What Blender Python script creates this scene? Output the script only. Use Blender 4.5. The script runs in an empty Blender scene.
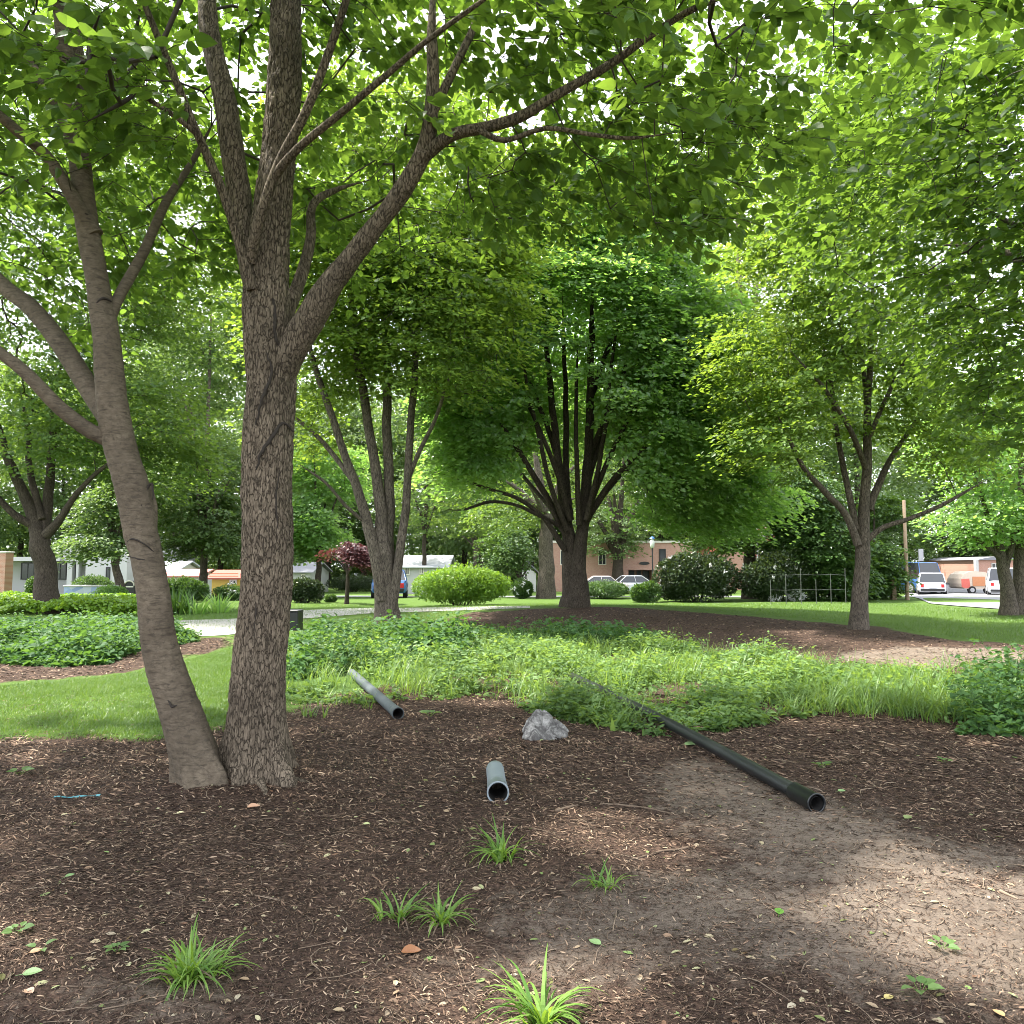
import bpy, math, random
import numpy as np

# ------------------------------------------------------------------ scene, camera, light
S = bpy.context.scene
COL = S.collection
rng = np.random.default_rng(11)
random.seed(5)
R = math.radians
F = 760.0            # focal length in pixels of the 1024 px picture
HOR = 566.0          # pixel row of the horizon
CAMZ = 1.6
PITCH = math.atan((HOR - 512) / F)

cd = bpy.data.cameras.new("camera")
cam = bpy.data.objects.new("camera", cd)
COL.objects.link(cam)
cam.location = (0, 0, CAMZ)
cam.rotation_euler = (R(90) + PITCH, 0, 0)
cd.sensor_width = 36
cd.lens = 36 * F / 1024
cd.clip_start = 0.05
cd.clip_end = 2000
S.camera = cam

SUN_DIR = np.array([-0.44, 0.10, 0.89]); SUN_DIR /= np.linalg.norm(SUN_DIR)
SUN_EL = math.asin(SUN_DIR[2])
W = bpy.data.worlds.new("World")
S.world = W
W.use_nodes = True
nt = W.node_tree
nt.nodes.clear()
sky = nt.nodes.new("ShaderNodeTexSky")
sky.sky_type = 'NISHITA'
sky.sun_disc = False
sky.sun_elevation = SUN_EL
sky.sun_rotation = math.atan2(SUN_DIR[0], SUN_DIR[1])
sky.dust_density = 3.0
sky.air_density = 1.2
tc = nt.nodes.new("ShaderNodeTexCoord")
nz = nt.nodes.new("ShaderNodeTexNoise"); nz.inputs["Scale"].default_value = 2.6; nz.inputs["Detail"].default_value = 6
cr = nt.nodes.new("ShaderNodeValToRGB")
cr.color_ramp.elements[0].position = 0.34; cr.color_ramp.elements[0].color = (.55, .55, .55, 1)
cr.color_ramp.elements[1].position = 0.62; cr.color_ramp.elements[1].color = (.95, .95, .95, 1)
mx = nt.nodes.new("ShaderNodeMix"); mx.data_type = 'RGBA'
mx.inputs[7].default_value = (8.8, 9.1, 9.8, 1)     # bright thin cloud
bg = nt.nodes.new("ShaderNodeBackground"); bg.inputs[1].default_value = 0.11
wo = nt.nodes.new("ShaderNodeOutputWorld")
nt.links.new(tc.outputs["Generated"], nz.inputs["Vector"])
nt.links.new(nz.outputs[0], cr.inputs[0])
nt.links.new(cr.outputs[0], mx.inputs[0])
nt.links.new(sky.outputs[0], mx.inputs[6])
nt.links.new(mx.outputs[2], bg.inputs[0])
nt.links.new(bg.outputs[0], wo.inputs[0])

sd = bpy.data.lights.new("sun", 'SUN')
sd.energy = 4.4
sd.angle = R(2)
sd.color = (1.0, 0.95, 0.86)
sun = bpy.data.objects.new("sun", sd)
COL.objects.link(sun)
from mathutils import Vector
sun.rotation_euler = Vector(SUN_DIR).to_track_quat('Z', 'Y').to_euler()

S.view_settings.view_transform = 'Standard'
S.view_settings.look = 'None'
S.view_settings.exposure = 1.92
S.view_settings.gamma = 1.0
cy = S.cycles
cy.use_denoising = True
cy.filter_width = 0.9
cy.max_bounces = 12; cy.diffuse_bounces = 9; cy.glossy_bounces = 2; cy.transmission_bounces = 9
cy.transparent_max_bounces = 4
cy.caustics_reflective = False; cy.caustics_refractive = False
cy.sample_clamp_indirect = 6

# ------------------------------------------------------------------ geometry helpers
def sstep(a, b, x):
    t = np.clip((x - a) / (b - a), 0, 1)
    return t * t * (3 - 2 * t)

def _hash(ix, iy, iz):
    h = (ix.astype(np.int64) * 374761393 + iy.astype(np.int64) * 668265263 + iz.astype(np.int64) * 2147483647) & 0xffffffff
    h = ((h ^ (h >> 13)) * 1274126177) & 0xffffffff
    h = (h ^ (h >> 16)) & 0xffffffff
    return h.astype(np.float64) / 0xffffffff

def vnoise(p):
    """smooth value noise 0..1 at points p (n,3)"""
    p = np.asarray(p, float)
    f = np.floor(p); t = p - f; t = t * t * (3 - 2 * t)
    i = f.astype(np.int64)
    out = 0
    for dx in (0, 1):
        for dy in (0, 1):
            for dz in (0, 1):
                w = (t[:, 0] if dx else 1 - t[:, 0]) * (t[:, 1] if dy else 1 - t[:, 1]) * (t[:, 2] if dz else 1 - t[:, 2])
                out = out + w * _hash(i[:, 0] + dx, i[:, 1] + dy, i[:, 2] + dz)
    return out

def fbm(p, o=3):
    p = np.asarray(p, float); a, s, tot = 1.0, 0, 0
    for k in range(o):
        s = s + a * vnoise(p * 2 ** k + 17.3 * k); tot += a; a *= .5
    return s / tot

MAPLE = (2.0, 25.0)
def gz(x, y):
    x = np.asarray(x, float); y = np.asarray(y, float)
    z = 0.30 * np.exp(-(((x - MAPLE[0]) / 6.0) ** 2 + ((y - MAPLE[1]) / 4.0) ** 2))
    z = z - 0.60 * sstep(36, 60, y) + .07 * np.exp(-(((x + 2.38) / .5) ** 2 + ((y - 5.85) / .5) ** 2)) + .06 * np.exp(-(((x + 1.95) / .5) ** 2 + ((y - 5.95) / .5) ** 2))
    z = z + 0.03 * np.sin(x * .55 + 1.0) * np.sin(y * .42 + .6) * sstep(3.5, 8, y)
    return z

CA, SA = math.cos(PITCH), math.sin(PITCH)
def ray(px, py):
    u = (px - 512) / F; v = (512 - py) / F
    return np.array([u, CA - v * SA, SA + v * CA])
def P(px, py, Y):
    r = ray(px, py); return np.array([0, 0, CAMZ]) + r * (Y / r[1])
def G(px, py):
    """ground point seen at a pixel"""
    r = ray(px, py); o = np.array([0, 0, CAMZ])
    t = 0.5
    for _ in range(4000):
        p = o + r * t
        h = p[2] - float(gz(p[0], p[1]))
        if h < 0.0005 or t > 400: break
        t += max(0.002, h * .6)
    return p
def PW(w, Y):        # a width in pixels at depth Y, in metres
    return w * Y / F * 1.0

def inpoly(poly, x, y):
    poly = np.asarray(poly); n = len(poly); c = np.zeros(len(x), bool); j = n - 1
    for i in range(n):
        xi, yi, xj, yj = poly[i][0], poly[i][1], poly[j][0], poly[j][1]
        if yi != yj:
            m = ((yi > y) != (yj > y)) & (x < (xj - xi) * (y - yi) / (yj - yi) + xi)
            c ^= m
        j = i
    return c

class MB:
    """collects geometry, links it as ONE mesh object"""
    def __init__(s): s.v, s.r, s.g, s.n = [], [], [], 0
    def add(s, V, Fc, mi=0, rnd=None, smooth=False):
        V = np.asarray(V, float).reshape(-1, 3)
        s.v.append(V)
        s.r.append(np.full(len(V), .5) if rnd is None else (np.full(len(V), float(rnd)) if np.isscalar(rnd) else np.asarray(rnd, float)))
        groups = {}
        if isinstance(Fc, np.ndarray): groups[Fc.shape[1]] = Fc
        else:
            for f in Fc: groups.setdefault(len(f), []).append(f)
        for k, f in groups.items():
            s.g.append((np.asarray(f, np.int64) + s.n, mi, smooth))
        s.n += len(V)
        return s
    def build(s, name, mats, parent=None):
        me = bpy.data.meshes.new(name)
        V = np.concatenate(s.v); rr = np.concatenate(s.r)
        off = np.zeros(3)
        if parent is not None:
            off = np.array(parent.location)
        V = V - off
        me.vertices.add(len(V)); me.vertices.foreach_set("co", V.astype(np.float32).ravel())
        nl = sum(f.size for f, _, _ in s.g); npoly = sum(len(f) for f, _, _ in s.g)
        me.loops.add(nl); me.polygons.add(npoly)
        me.loops.foreach_set("vertex_index", np.concatenate([f.ravel() for f, _, _ in s.g]).astype(np.int32))
        tot = np.concatenate([np.full(len(f), f.shape[1]) for f, _, _ in s.g])
        st = np.concatenate([[0], np.cumsum(tot)[:-1]])
        me.polygons.foreach_set("loop_start", st.astype(np.int32))
        me.polygons.foreach_set("material_index", np.concatenate([np.full(len(f), m) for f, m, _ in s.g]).astype(np.int32))
        me.polygons.foreach_set("use_smooth", np.concatenate([np.full(len(f), sm) for f, _, sm in s.g]))
        a = me.attributes.new("rnd", 'FLOAT', 'POINT'); a.data.foreach_set("value", rr.astype(np.float32))
        me.update(calc_edges=True)
        for m in (mats if isinstance(mats, (list, tuple)) else [mats]): me.materials.append(m)
        o = bpy.data.objects.new(name, me); COL.objects.link(o)
        if parent is not None: o.parent = parent
        return o
    # --- primitives
    def box(s, lo, hi, mi=0, rnd=None, bev=0.0):
        lo = np.array(lo, float); hi = np.array(hi, float)
        if bev <= 0:
            V = [(x, y, z) for x in (lo[0], hi[0]) for y in (lo[1], hi[1]) for z in (lo[2], hi[2])]
            Fc = [(0, 1, 3, 2), (4, 6, 7, 5), (0, 4, 5, 1), (2, 3, 7, 6), (0, 2, 6, 4), (1, 5, 7, 3)]
            return s.add(V, Fc, mi, rnd)
        # chamfered box: octagonal plan extruded, with chamfered top and bottom
        rings = []
        for z, i in ((lo[2], bev), (lo[2] + bev, 0), (hi[2] - bev, 0), (hi[2], bev)):
            a, b = lo[:2] + i, hi[:2] - i; c = bev
            rings.append([(a[0] + c, a[1], z), (b[0] - c, a[1], z), (b[0], a[1] + c, z), (b[0], b[1] - c, z),
                          (b[0] - c, b[1], z), (a[0] + c, b[1], z), (a[0], b[1] - c, z), (a[0], a[1] + c, z)])
        V = np.array(rings).reshape(-1, 3); Fc = []
        for k in range(3):
            for i in range(8):
                Fc.append((k * 8 + i, k * 8 + (i + 1) % 8, k * 8 + 8 + (i + 1) % 8, k * 8 + 8 + i))
        Fc.append(tuple(range(7, -1, -1))); Fc.append(tuple(range(24, 32)))
        return s.add(V, Fc, mi, rnd)
    def tube(s, pts, rad, sides=8, mi=0, rnd=None, caps=True, smooth=True):
        pts = np.asarray(pts, float); n = len(pts)
        rad = np.full(n, rad, float) if np.isscalar(rad) else np.asarray(rad, float)
        T = np.gradient(pts, axis=0); T /= np.linalg.norm(T, axis=1)[:, None] + 1e-12
        ref = np.array([1., 0, 0]) if abs(T[0][0]) < .8 else np.array([0, 1., 0])
        u = np.cross(T[0], ref); u /= np.linalg.norm(u)
        U = np.empty((n, 3))
        for i in range(n):
            u = u - T[i] * u.dot(T[i]); u /= np.linalg.norm(u) + 1e-12; U[i] = u
        Wv = np.cross(T, U)
        a = np.arange(sides) / sides * 2 * np.pi
        V = pts[:, None] + rad[:, None, None] * (np.cos(a)[None, :, None] * U[:, None] + np.sin(a)[None, :, None] * Wv[:, None])
        i = np.arange(n - 1)[:, None] * sides; j = np.arange(sides)[None]; j2 = (j + 1) % sides
        Fq = np.stack([i + j, i + j2, i + sides + j2, i + sides + j], -1).reshape(-1, 4)
        s.add(V.reshape(-1, 3), Fq, mi, rnd, smooth)
        if caps:
            s.add(V[0][::-1], [tuple(range(sides))], mi, rnd if rnd is None or np.isscalar(rnd) else rnd[0])
            s.add(V[-1], [tuple(range(sides))], mi, rnd if rnd is None or np.isscalar(rnd) else rnd[0])
        return s
    def lathe(s, prof, cx, cy, sides=20, mi=0, rnd=None):
        prof = np.asarray(prof, float); a = np.arange(sides) / sides * 2 * np.pi
        V = np.stack([cx + prof[:, 0, None] * np.cos(a), cy + prof[:, 0, None] * np.sin(a), np.repeat(prof[:, 1, None], sides, 1)], -1)
        n = len(prof); i = np.arange(n - 1)[:, None] * sides; j = np.arange(sides)[None]; j2 = (j + 1) % sides
        Fq = np.stack([i + j, i + j2, i + sides + j2, i + sides + j], -1).reshape(-1, 4)
        return s.add(V.reshape(-1, 3), Fq, mi, rnd, True)
    def leaves(s, pos, d, nrm, size, tmpl, mi=0, rnd=None):
        tv, tf = tmpl
        d = d / (np.linalg.norm(d, axis=1)[:, None] + 1e-9)
        side = np.cross(nrm, d); side /= np.linalg.norm(side, axis=1)[:, None] + 1e-9
        up = np.cross(d, side)
        sz = np.broadcast_to(np.asarray(size, float), (len(pos),))
        V = pos[:, None] + sz[:, None, None] * (tv[None, :, 0:1] * d[:, None] + tv[None, :, 1:2] * side[:, None] + tv[None, :, 2:3] * up[:, None])
        k = len(tv); N = len(pos)
        r = rng.random(N) if rnd is None else rnd
        base = (np.arange(N) * k)[:, None, None]
        Fq = (tf[None] + base).reshape(-1, tf.shape[1])
        return s.add(V.reshape(-1, 3), Fq, mi, np.repeat(r, k))
    def blades(s, pos, d, length, width, bend, mi=0, rnd=None, segs=3, rise=1.0):
        """arching grass blades: d horizontal heading, bend 0..1.5 rad total"""
        N = len(pos); d = d / (np.linalg.norm(d, axis=1)[:, None] + 1e-9)
        side = np.stack([-d[:, 1], d[:, 0], np.zeros(N)], 1)
        a0 = np.full(N, 0.12) if np.isscalar(rise) else rise
        p = pos.copy(); rows = []
        r = rng.random(N) if rnd is None else rnd
        for k in range(segs + 1):
            t = k / segs
            w = width * (1 - t ** 1.7) * (0.75 + .5 * min(t * 3, .5)) + 1e-4
            if k < segs:
                rows.append(p - side * w[:, None] / 2); rows.append(p + side * w[:, None] / 2)
            else:
                rows.append(p.copy())
            ang = a0 + bend * (t + .5 / segs) 
            p = p + (d * np.sin(ang)[:, None] + np.array([0, 0, 1.]) * np.cos(ang)[:, None]) * (length / segs)[:, None]
        V = np.stack(rows, 1); k = 2 * segs + 1
        base = (np.arange(N) * k)[:, None, None]
        q = np.array([[2 * i, 2 * i + 1, 2 * i + 3, 2 * i + 2] for i in range(segs - 1)], np.int64).reshape(-1, 4)
        t3 = np.array([[2 * segs - 2, 2 * segs - 1, 2 * segs]])
        n0 = s.n
        s.add(V.reshape(-1, 3), (t3[None] + base).reshape(-1, 3), mi, np.repeat(r, k))
        if len(q):
            s.g.append(((q[None] + base).reshape(-1, 4) + n0, mi, False))
        return s

HEART = (np.array([(0, 0, 0), (.03, .27, .07), (.34, .42, .10), (.70, .27, .03), (1, 0, -.14), (.70, -.27, .03), (.34, -.42, .10), (.03, -.27, .07), (.42, 0, -.01)], float),
         np.array([(0, 8, 2, 1), (8, 4, 3, 2), (0, 7, 6, 8), (8, 6, 5, 4)]))
KITE = (np.array([(0, 0, 0), (.42, .40, .09), (1, 0, -.08), (.42, -.40, .09)], float), np.array([(0, 2, 1), (0, 3, 2)]))
OVAL = (np.array([(0, 0, 0), (.3, .22, .05), (.7, .20, .04), (1, 0, -.05), (.7, -.20, .04), (.3, -.22, .05)], float), np.array([(0, 3, 2, 1), (0, 5, 4, 3)]))
CHIP = (np.array([(0, -.06, 0), (0, .06, 0.02), (.5, .10, .09), (.5, -.09, .08), (1, .03, .01), (1, -.05, 0)], float), np.array([(0, 3, 2, 1), (3, 5, 4, 2)]))

def empty(name, loc, label=None, cat=None, group=None):
    o = bpy.data.objects.new(name, None); COL.objects.link(o); o.location = tuple(float(c) for c in loc)
    o.empty_display_size = .2
    return tag(o, label, cat, group)
def tag(o, label=None, cat=None, group=None, kind=None):
    if label: o['label'] = label
    if cat: o['category'] = cat
    if group: o['group'] = group
    if kind: o['kind'] = kind
    return o

# ------------------------------------------------------------------ materials
def newmat(name):
    m = bpy.data.materials.new(name); m.use_nodes = True; m.node_tree.nodes.clear()
    t = m.node_tree
    def N(kind, **kw):
        n = t.nodes.new(kind)
        for k, v in kw.items():
            if k.startswith('_'): setattr(n, k[1:], v)
            else: n.inputs[k.replace('__', ' ')].default_value = v
        return n
    out = t.nodes.new("ShaderNodeOutputMaterial")
    return m, N, t.links.new, out
def c4(c): return (c[0], c[1], c[2], 1)

def leaf_mat(name, dark, light, trans=0.45, tcol=None, rough=.42, spec=.4, sat=1.0):
    m, N, L, out = newmat(name)
    at = N("ShaderNodeAttribute", _attribute_name="rnd")
    ramp = N("ShaderNodeMix", _data_type='RGBA'); ramp.inputs[6].default_value = c4(dark); ramp.inputs[7].default_value = c4(light)
    L(at.outputs["Fac"], ramp.inputs[0])
    pr = N("ShaderNodeBsdfPrincipled", Roughness=rough); pr.inputs["Specular IOR Level"].default_value = spec
    L(ramp.outputs[2], pr.inputs["Base Color"])
    tr = N("ShaderNodeBsdfTranslucent")
    mul = N("ShaderNodeMix", _data_type='RGBA', _blend_type='MULTIPLY'); mul.inputs[0].default_value = 1
    tcol = tcol or (2.35, 2.0, .80)
    mul.inputs[7].default_value = c4(tcol)
    L(ramp.outputs[2], mul.inputs[6]); L(mul.outputs[2], tr.inputs["Color"])
    ms = N("ShaderNodeMixShader"); ms.inputs[0].default_value = trans
    L(pr.outputs[0], ms.inputs[1]); L(tr.outputs[0], ms.inputs[2]); L(ms.outputs[0], out.inputs[0])
    return m

def bark_mat(name, c1, c2, crack, scale=(26, 26, 5), bump=.6, bands=False, lichen=None, crackw=.16):
    m, N, L, out = newmat(name)
    tcn = N("ShaderNodeTexCoord"); mp = N("ShaderNodeMapping"); mp.inputs["Scale"].default_value = scale
    L(tcn.outputs["Object"], mp.inputs[0])
    def ridged(sc, det, w):
        n = N("ShaderNodeTexNoise", Scale=sc, Detail=det, Roughness=.55, Distortion=.35); L(mp.outputs[0], n.inputs["Vector"])
        a = N("ShaderNodeMath", _operation='SUBTRACT'); L(n.outputs[0], a.inputs[0]); a.inputs[1].default_value = .5
        b = N("ShaderNodeMath", _operation='ABSOLUTE'); L(a.outputs[0], b.inputs[0])
        r = N("ShaderNodeMapRange"); r.inputs[1].default_value = 0; r.inputs[2].default_value = w; L(b.outputs[0], r.inputs[0]); return r.outputs[0]
    ra = ridged(1.0, 3, crackw * .55)
    wn = N("ShaderNodeTexNoise", Scale=.9, Detail=4, Roughness=.6); L(mp.outputs[0], wn.inputs["Vector"])
    ad = N("ShaderNodeMix", _data_type='RGBA', _blend_type='LINEAR_LIGHT'); ad.inputs[0].default_value = .75; L(mp.outputs[0], ad.inputs[6]); L(wn.outputs["Color"], ad.inputs[7])
    vo = N("ShaderNodeTexVoronoi", _feature='DISTANCE_TO_EDGE', Scale=1.5); L(ad.outputs[2], vo.inputs["Vector"])
    rv = N("ShaderNodeMapRange"); rv.inputs[2].default_value = crackw * .55; L(vo.outputs["Distance"], rv.inputs[0])
    sf = N("ShaderNodeMapRange"); sf.inputs[3].default_value = .62; L(ra, sf.inputs[0])
    r1 = N("ShaderNodeMath", _operation='MULTIPLY'); L(rv.outputs[0], r1.inputs[0]); L(sf.outputs[0], r1.inputs[1])
    n2 = N("ShaderNodeTexNoise", Scale=2.6, Detail=8, Roughness=.7); L(mp.outputs[0], n2.inputs["Vector"])
    n3 = N("ShaderNodeTexNoise", Scale=2.4, Detail=4); L(tcn.outputs["Object"], n3.inputs["Vector"])
    mixc = N("ShaderNodeMix", _data_type='RGBA'); mixc.inputs[6].default_value = c4(c1); mixc.inputs[7].default_value = c4(c2)
    rc = N("ShaderNodeMapRange"); rc.inputs[1].default_value = .3; rc.inputs[2].default_value = .7; L(n2.outputs[0], rc.inputs[0]); L(rc.outputs[0], mixc.inputs[0])
    cur = mixc.outputs[2]
    tone = N("ShaderNodeMapRange"); tone.inputs[1].default_value = .3; tone.inputs[2].default_value = .7; tone.inputs[3].default_value = .72; tone.inputs[4].default_value = 1.2; L(n3.outputs[0], tone.inputs[0])
    tm_ = N("ShaderNodeMix", _data_type='RGBA', _blend_type='MULTIPLY'); tm_.inputs[0].default_value = 1; L(cur, tm_.inputs[6]); L(tone.outputs[0], tm_.inputs[7]); cur = tm_.outputs[2]
    if bands:
        mp2 = N("ShaderNodeMapping"); mp2.inputs["Scale"].default_value = (13, 13, 62); mp2.inputs["Rotation"].default_value = (0, .2, 0); L(tcn.outputs["Object"], mp2.inputs[0])
        nb = N("ShaderNodeTexNoise", Scale=1.0, Detail=4); L(mp2.outputs[0], nb.inputs["Vector"])
        rb = N("ShaderNodeMapRange"); rb.inputs[1].default_value = .53; rb.inputs[2].default_value = .70; rb.inputs[4].default_value = .6
        L(nb.outputs[0], rb.inputs[0])
        mb_ = N("ShaderNodeMix", _data_type='RGBA'); L(rb.outputs[0], mb_.inputs[0]); L(cur, mb_.inputs[6]); mb_.inputs[7].default_value = c4([c * .45 for c in c1])
        cur = mb_.outputs[2]
        nb2 = N("ShaderNodeTexNoise", Scale=13, Detail=5, Roughness=.7); L(tcn.outputs["Object"], nb2.inputs["Vector"])
        rs_ = N("ShaderNodeMapRange"); rs_.inputs[1].default_value = .60; rs_.inputs[2].default_value = .68; rs_.inputs[4].default_value = .55; L(nb2.outputs[0], rs_.inputs[0])
        ms_ = N("ShaderNodeMix", _data_type='RGBA'); L(rs_.outputs[0], ms_.inputs[0]); L(cur, ms_.inputs[6]); ms_.inputs[7].default_value = c4([c * .5 for c in c1]); cur = ms_.outputs[2]
    fin = N("ShaderNodeMix", _data_type='RGBA'); fin.inputs[6].default_value = c4(crack)
    L(r1.outputs[0], fin.inputs[0]); L(cur, fin.inputs[7])
    pr = N("ShaderNodeBsdfPrincipled", Roughness=.9); pr.inputs["Specular IOR Level"].default_value = .15
    L(fin.outputs[2], pr.inputs["Base Color"])
    hs = N("ShaderNodeMath", _operation='MULTIPLY_ADD'); L(n2.outputs[0], hs.inputs[0]); hs.inputs[1].default_value = .6; L(r1.outputs[0], hs.inputs[2])
    bp = N("ShaderNodeBump", Strength=bump, Distance=.015); L(hs.outputs[0], bp.inputs["Height"]); L(bp.outputs[0], pr.inputs["Normal"])
    L(pr.outputs[0], out.inputs[0])
    return m

def plain_mat(name, c, rough=.6, metal=0, var=.15, scale=8, bump=0, spec=.4):
    m, N, L, out = newmat(name)
    tcn = N("ShaderNodeTexCoord"); n = N("ShaderNodeTexNoise", Scale=scale, Detail=5, Roughness=.6); L(tcn.outputs["Object"], n.inputs["Vector"])
    mix = N("ShaderNodeMix", _data_type='RGBA'); mix.inputs[6].default_value = c4([v * (1 - var) for v in c]); mix.inputs[7].default_value = c4([min(1, v * (1 + var)) for v in c])
    L(n.outputs[0], mix.inputs[0])
    pr = N("ShaderNodeBsdfPrincipled", Roughness=rough, Metallic=metal); pr.inputs["Specular IOR Level"].default_value = spec
    L(mix.outputs[2], pr.inputs["Base Color"])
    if bump:
        bp = N("ShaderNodeBump", Strength=bump, Distance=.01); L(n.outputs[0], bp.inputs["Height"]); L(bp.outputs[0], pr.inputs["Normal"])
    L(pr.outputs[0], out.inputs[0])
    return m

def rnd_mat(name, cols, rough=.85, spec=.2):
    m, N, L, out = newmat(name)
    at = N("ShaderNodeAttribute", _attribute_name="rnd"); cr_ = N("ShaderNodeValToRGB")
    el = cr_.color_ramp.elements
    while len(el) < len(cols): el.new(.5)
    for i, c in enumerate(cols):
        el[i].position = i / max(1, len(cols) - 1); el[i].color = c4(c)
    L(at.outputs["Fac"], cr_.inputs[0])
    pr = N("ShaderNodeBsdfPrincipled", Roughness=rough); pr.inputs["Specular IOR Level"].default_value = spec
    L(cr_.outputs[0], pr.inputs["Base Color"]); L(pr.outputs[0], out.inputs[0])
    return m

def brick_mat(name, c1, c2, mortar, scale=1.0):
    m, N, L, out = newmat(name)
    tcn = N("ShaderNodeTexCoord"); mp = N("ShaderNodeMapping"); mp.inputs["Rotation"].default_value = (R(90), 0, 0)
    L(tcn.outputs["Object"], mp.inputs[0])
    b = N("ShaderNodeTexBrick", Scale=4.2 * scale); b.inputs["Color1"].default_value = c4(c1); b.inputs["Color2"].default_value = c4(c2); b.inputs["Mortar"].default_value = c4(mortar)
    L(mp.outputs[0], b.inputs["Vector"])
    pr = N("ShaderNodeBsdfPrincipled", Roughness=.9); L(b.outputs[0], pr.inputs["Base Color"]); L(pr.outputs[0], out.inputs[0])
    return m

M = {}
M['leaf_near'] = leaf_mat("linden_leaf", (.050, .104, .026), (.098, .182, .046), .55)
M['leaf_bright'] = leaf_mat("bright_leaf", (.070, .136, .028), (.150, .24, .056), .52)
M['leaf_maple'] = leaf_mat("maple_leaf", (.092, .175, .066), (.180, .275, .118), .55, (2.6, 2.6, 1.0), rough=.34, spec=.7)
M['leaf_mid'] = leaf_mat("mid_leaf", (.052, .106, .030), (.110, .19, .052), .5)
M['leaf_far'] = leaf_mat("far_leaf", (.060, .115, .040), (.13, .20, .07), .45, (1.7, 1.6, .75))
M['leaf_purple'] = leaf_mat("purple_leaf", (.055, .022, .028), (.12, .05, .05), .35, (1.6, 1.0, .9))
M['leaf_lime'] = leaf_mat("lime_leaf", (.082, .172, .024), (.175, .30, .042), .35)
M['leaf_dark'] = leaf_mat("dark_shrub_leaf", (.018, .036, .014), (.045, .075, .025), .25, rough=.3, spec=.5)
M['leaf_shrub'] = leaf_mat("shrub_leaf", (.035, .08, .02), (.07, .14, .035), .35)
M['ivy'] = leaf_mat("bed_leaf", (.028, .076, .024), (.070, .148, .048), .38, rough=.55, spec=.22)
M['weed'] = leaf_mat("weed_leaf", (.046, .102, .026), (.155, .255, .090), .42, rough=.5, spec=.3)
M['weed_grass'] = leaf_mat("weed_grass", (.058, .125, .030), (.155, .25, .078), .42)
M['lawn'] = leaf_mat("lawn_grass", (.046, .105, .018), (.105, .185, .038), .33)
M['clump'] = leaf_mat("clump_grass", (.075, .165, .030), (.19, .31, .07), .4)
M['petal'] = leaf_mat("white_petal", (.6, .58, .62), (.8, .8, .82), .2, (1, 1, 1))
M['bark_rough'] = bark_mat("rough_bark", (.120, .095, .069), (.238, .192, .142), (.044, .035, .026), (27, 27, 7), .9)
M['bark_smooth'] = bark_mat("smooth_bark", (.078, .062, .045), (.160, .130, .095), (.070, .059, .047), (7, 7, 12), .45, bands=True, crackw=.03)
M['bark_mid'] = bark_mat("mid_bark", (.085, .069, .056), (.19, .158, .128), (.03, .024, .02), (14, 14, 4), .6)
M['bark_dark'] = bark_mat("dark_bark", (.048, .038, .030), (.105, .085, .067), (.02, .016, .013), (16, 16, 4), .6)
M['bark_twig'] = plain_mat("twig_bark", (.045, .036, .028), .85, var=.3)
M['chip'] = rnd_mat("mulch_chip", [(.023, .016, .011), (.062, .041, .028), (.120, .078, .053), (.20, .132, .090), (.34, .255, .18)])
M['twig'] = rnd_mat("dry_twig", [(.06, .042, .03), (.13, .095, .068), (.24, .185, .135)])
M['fibre'] = rnd_mat("bark_fibre", [(.04, .024, .018), (.08, .052, .038), (.13, .09, .066), (.22, .165, .125)])
M['litter'] = rnd_mat("leaf_litter", [(.30, .24, .16), (.22, .14, .09), (.36, .32, .20), (.15, .22, .07), (.12, .06, .035), (.34, .30, .22)], .7)

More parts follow.
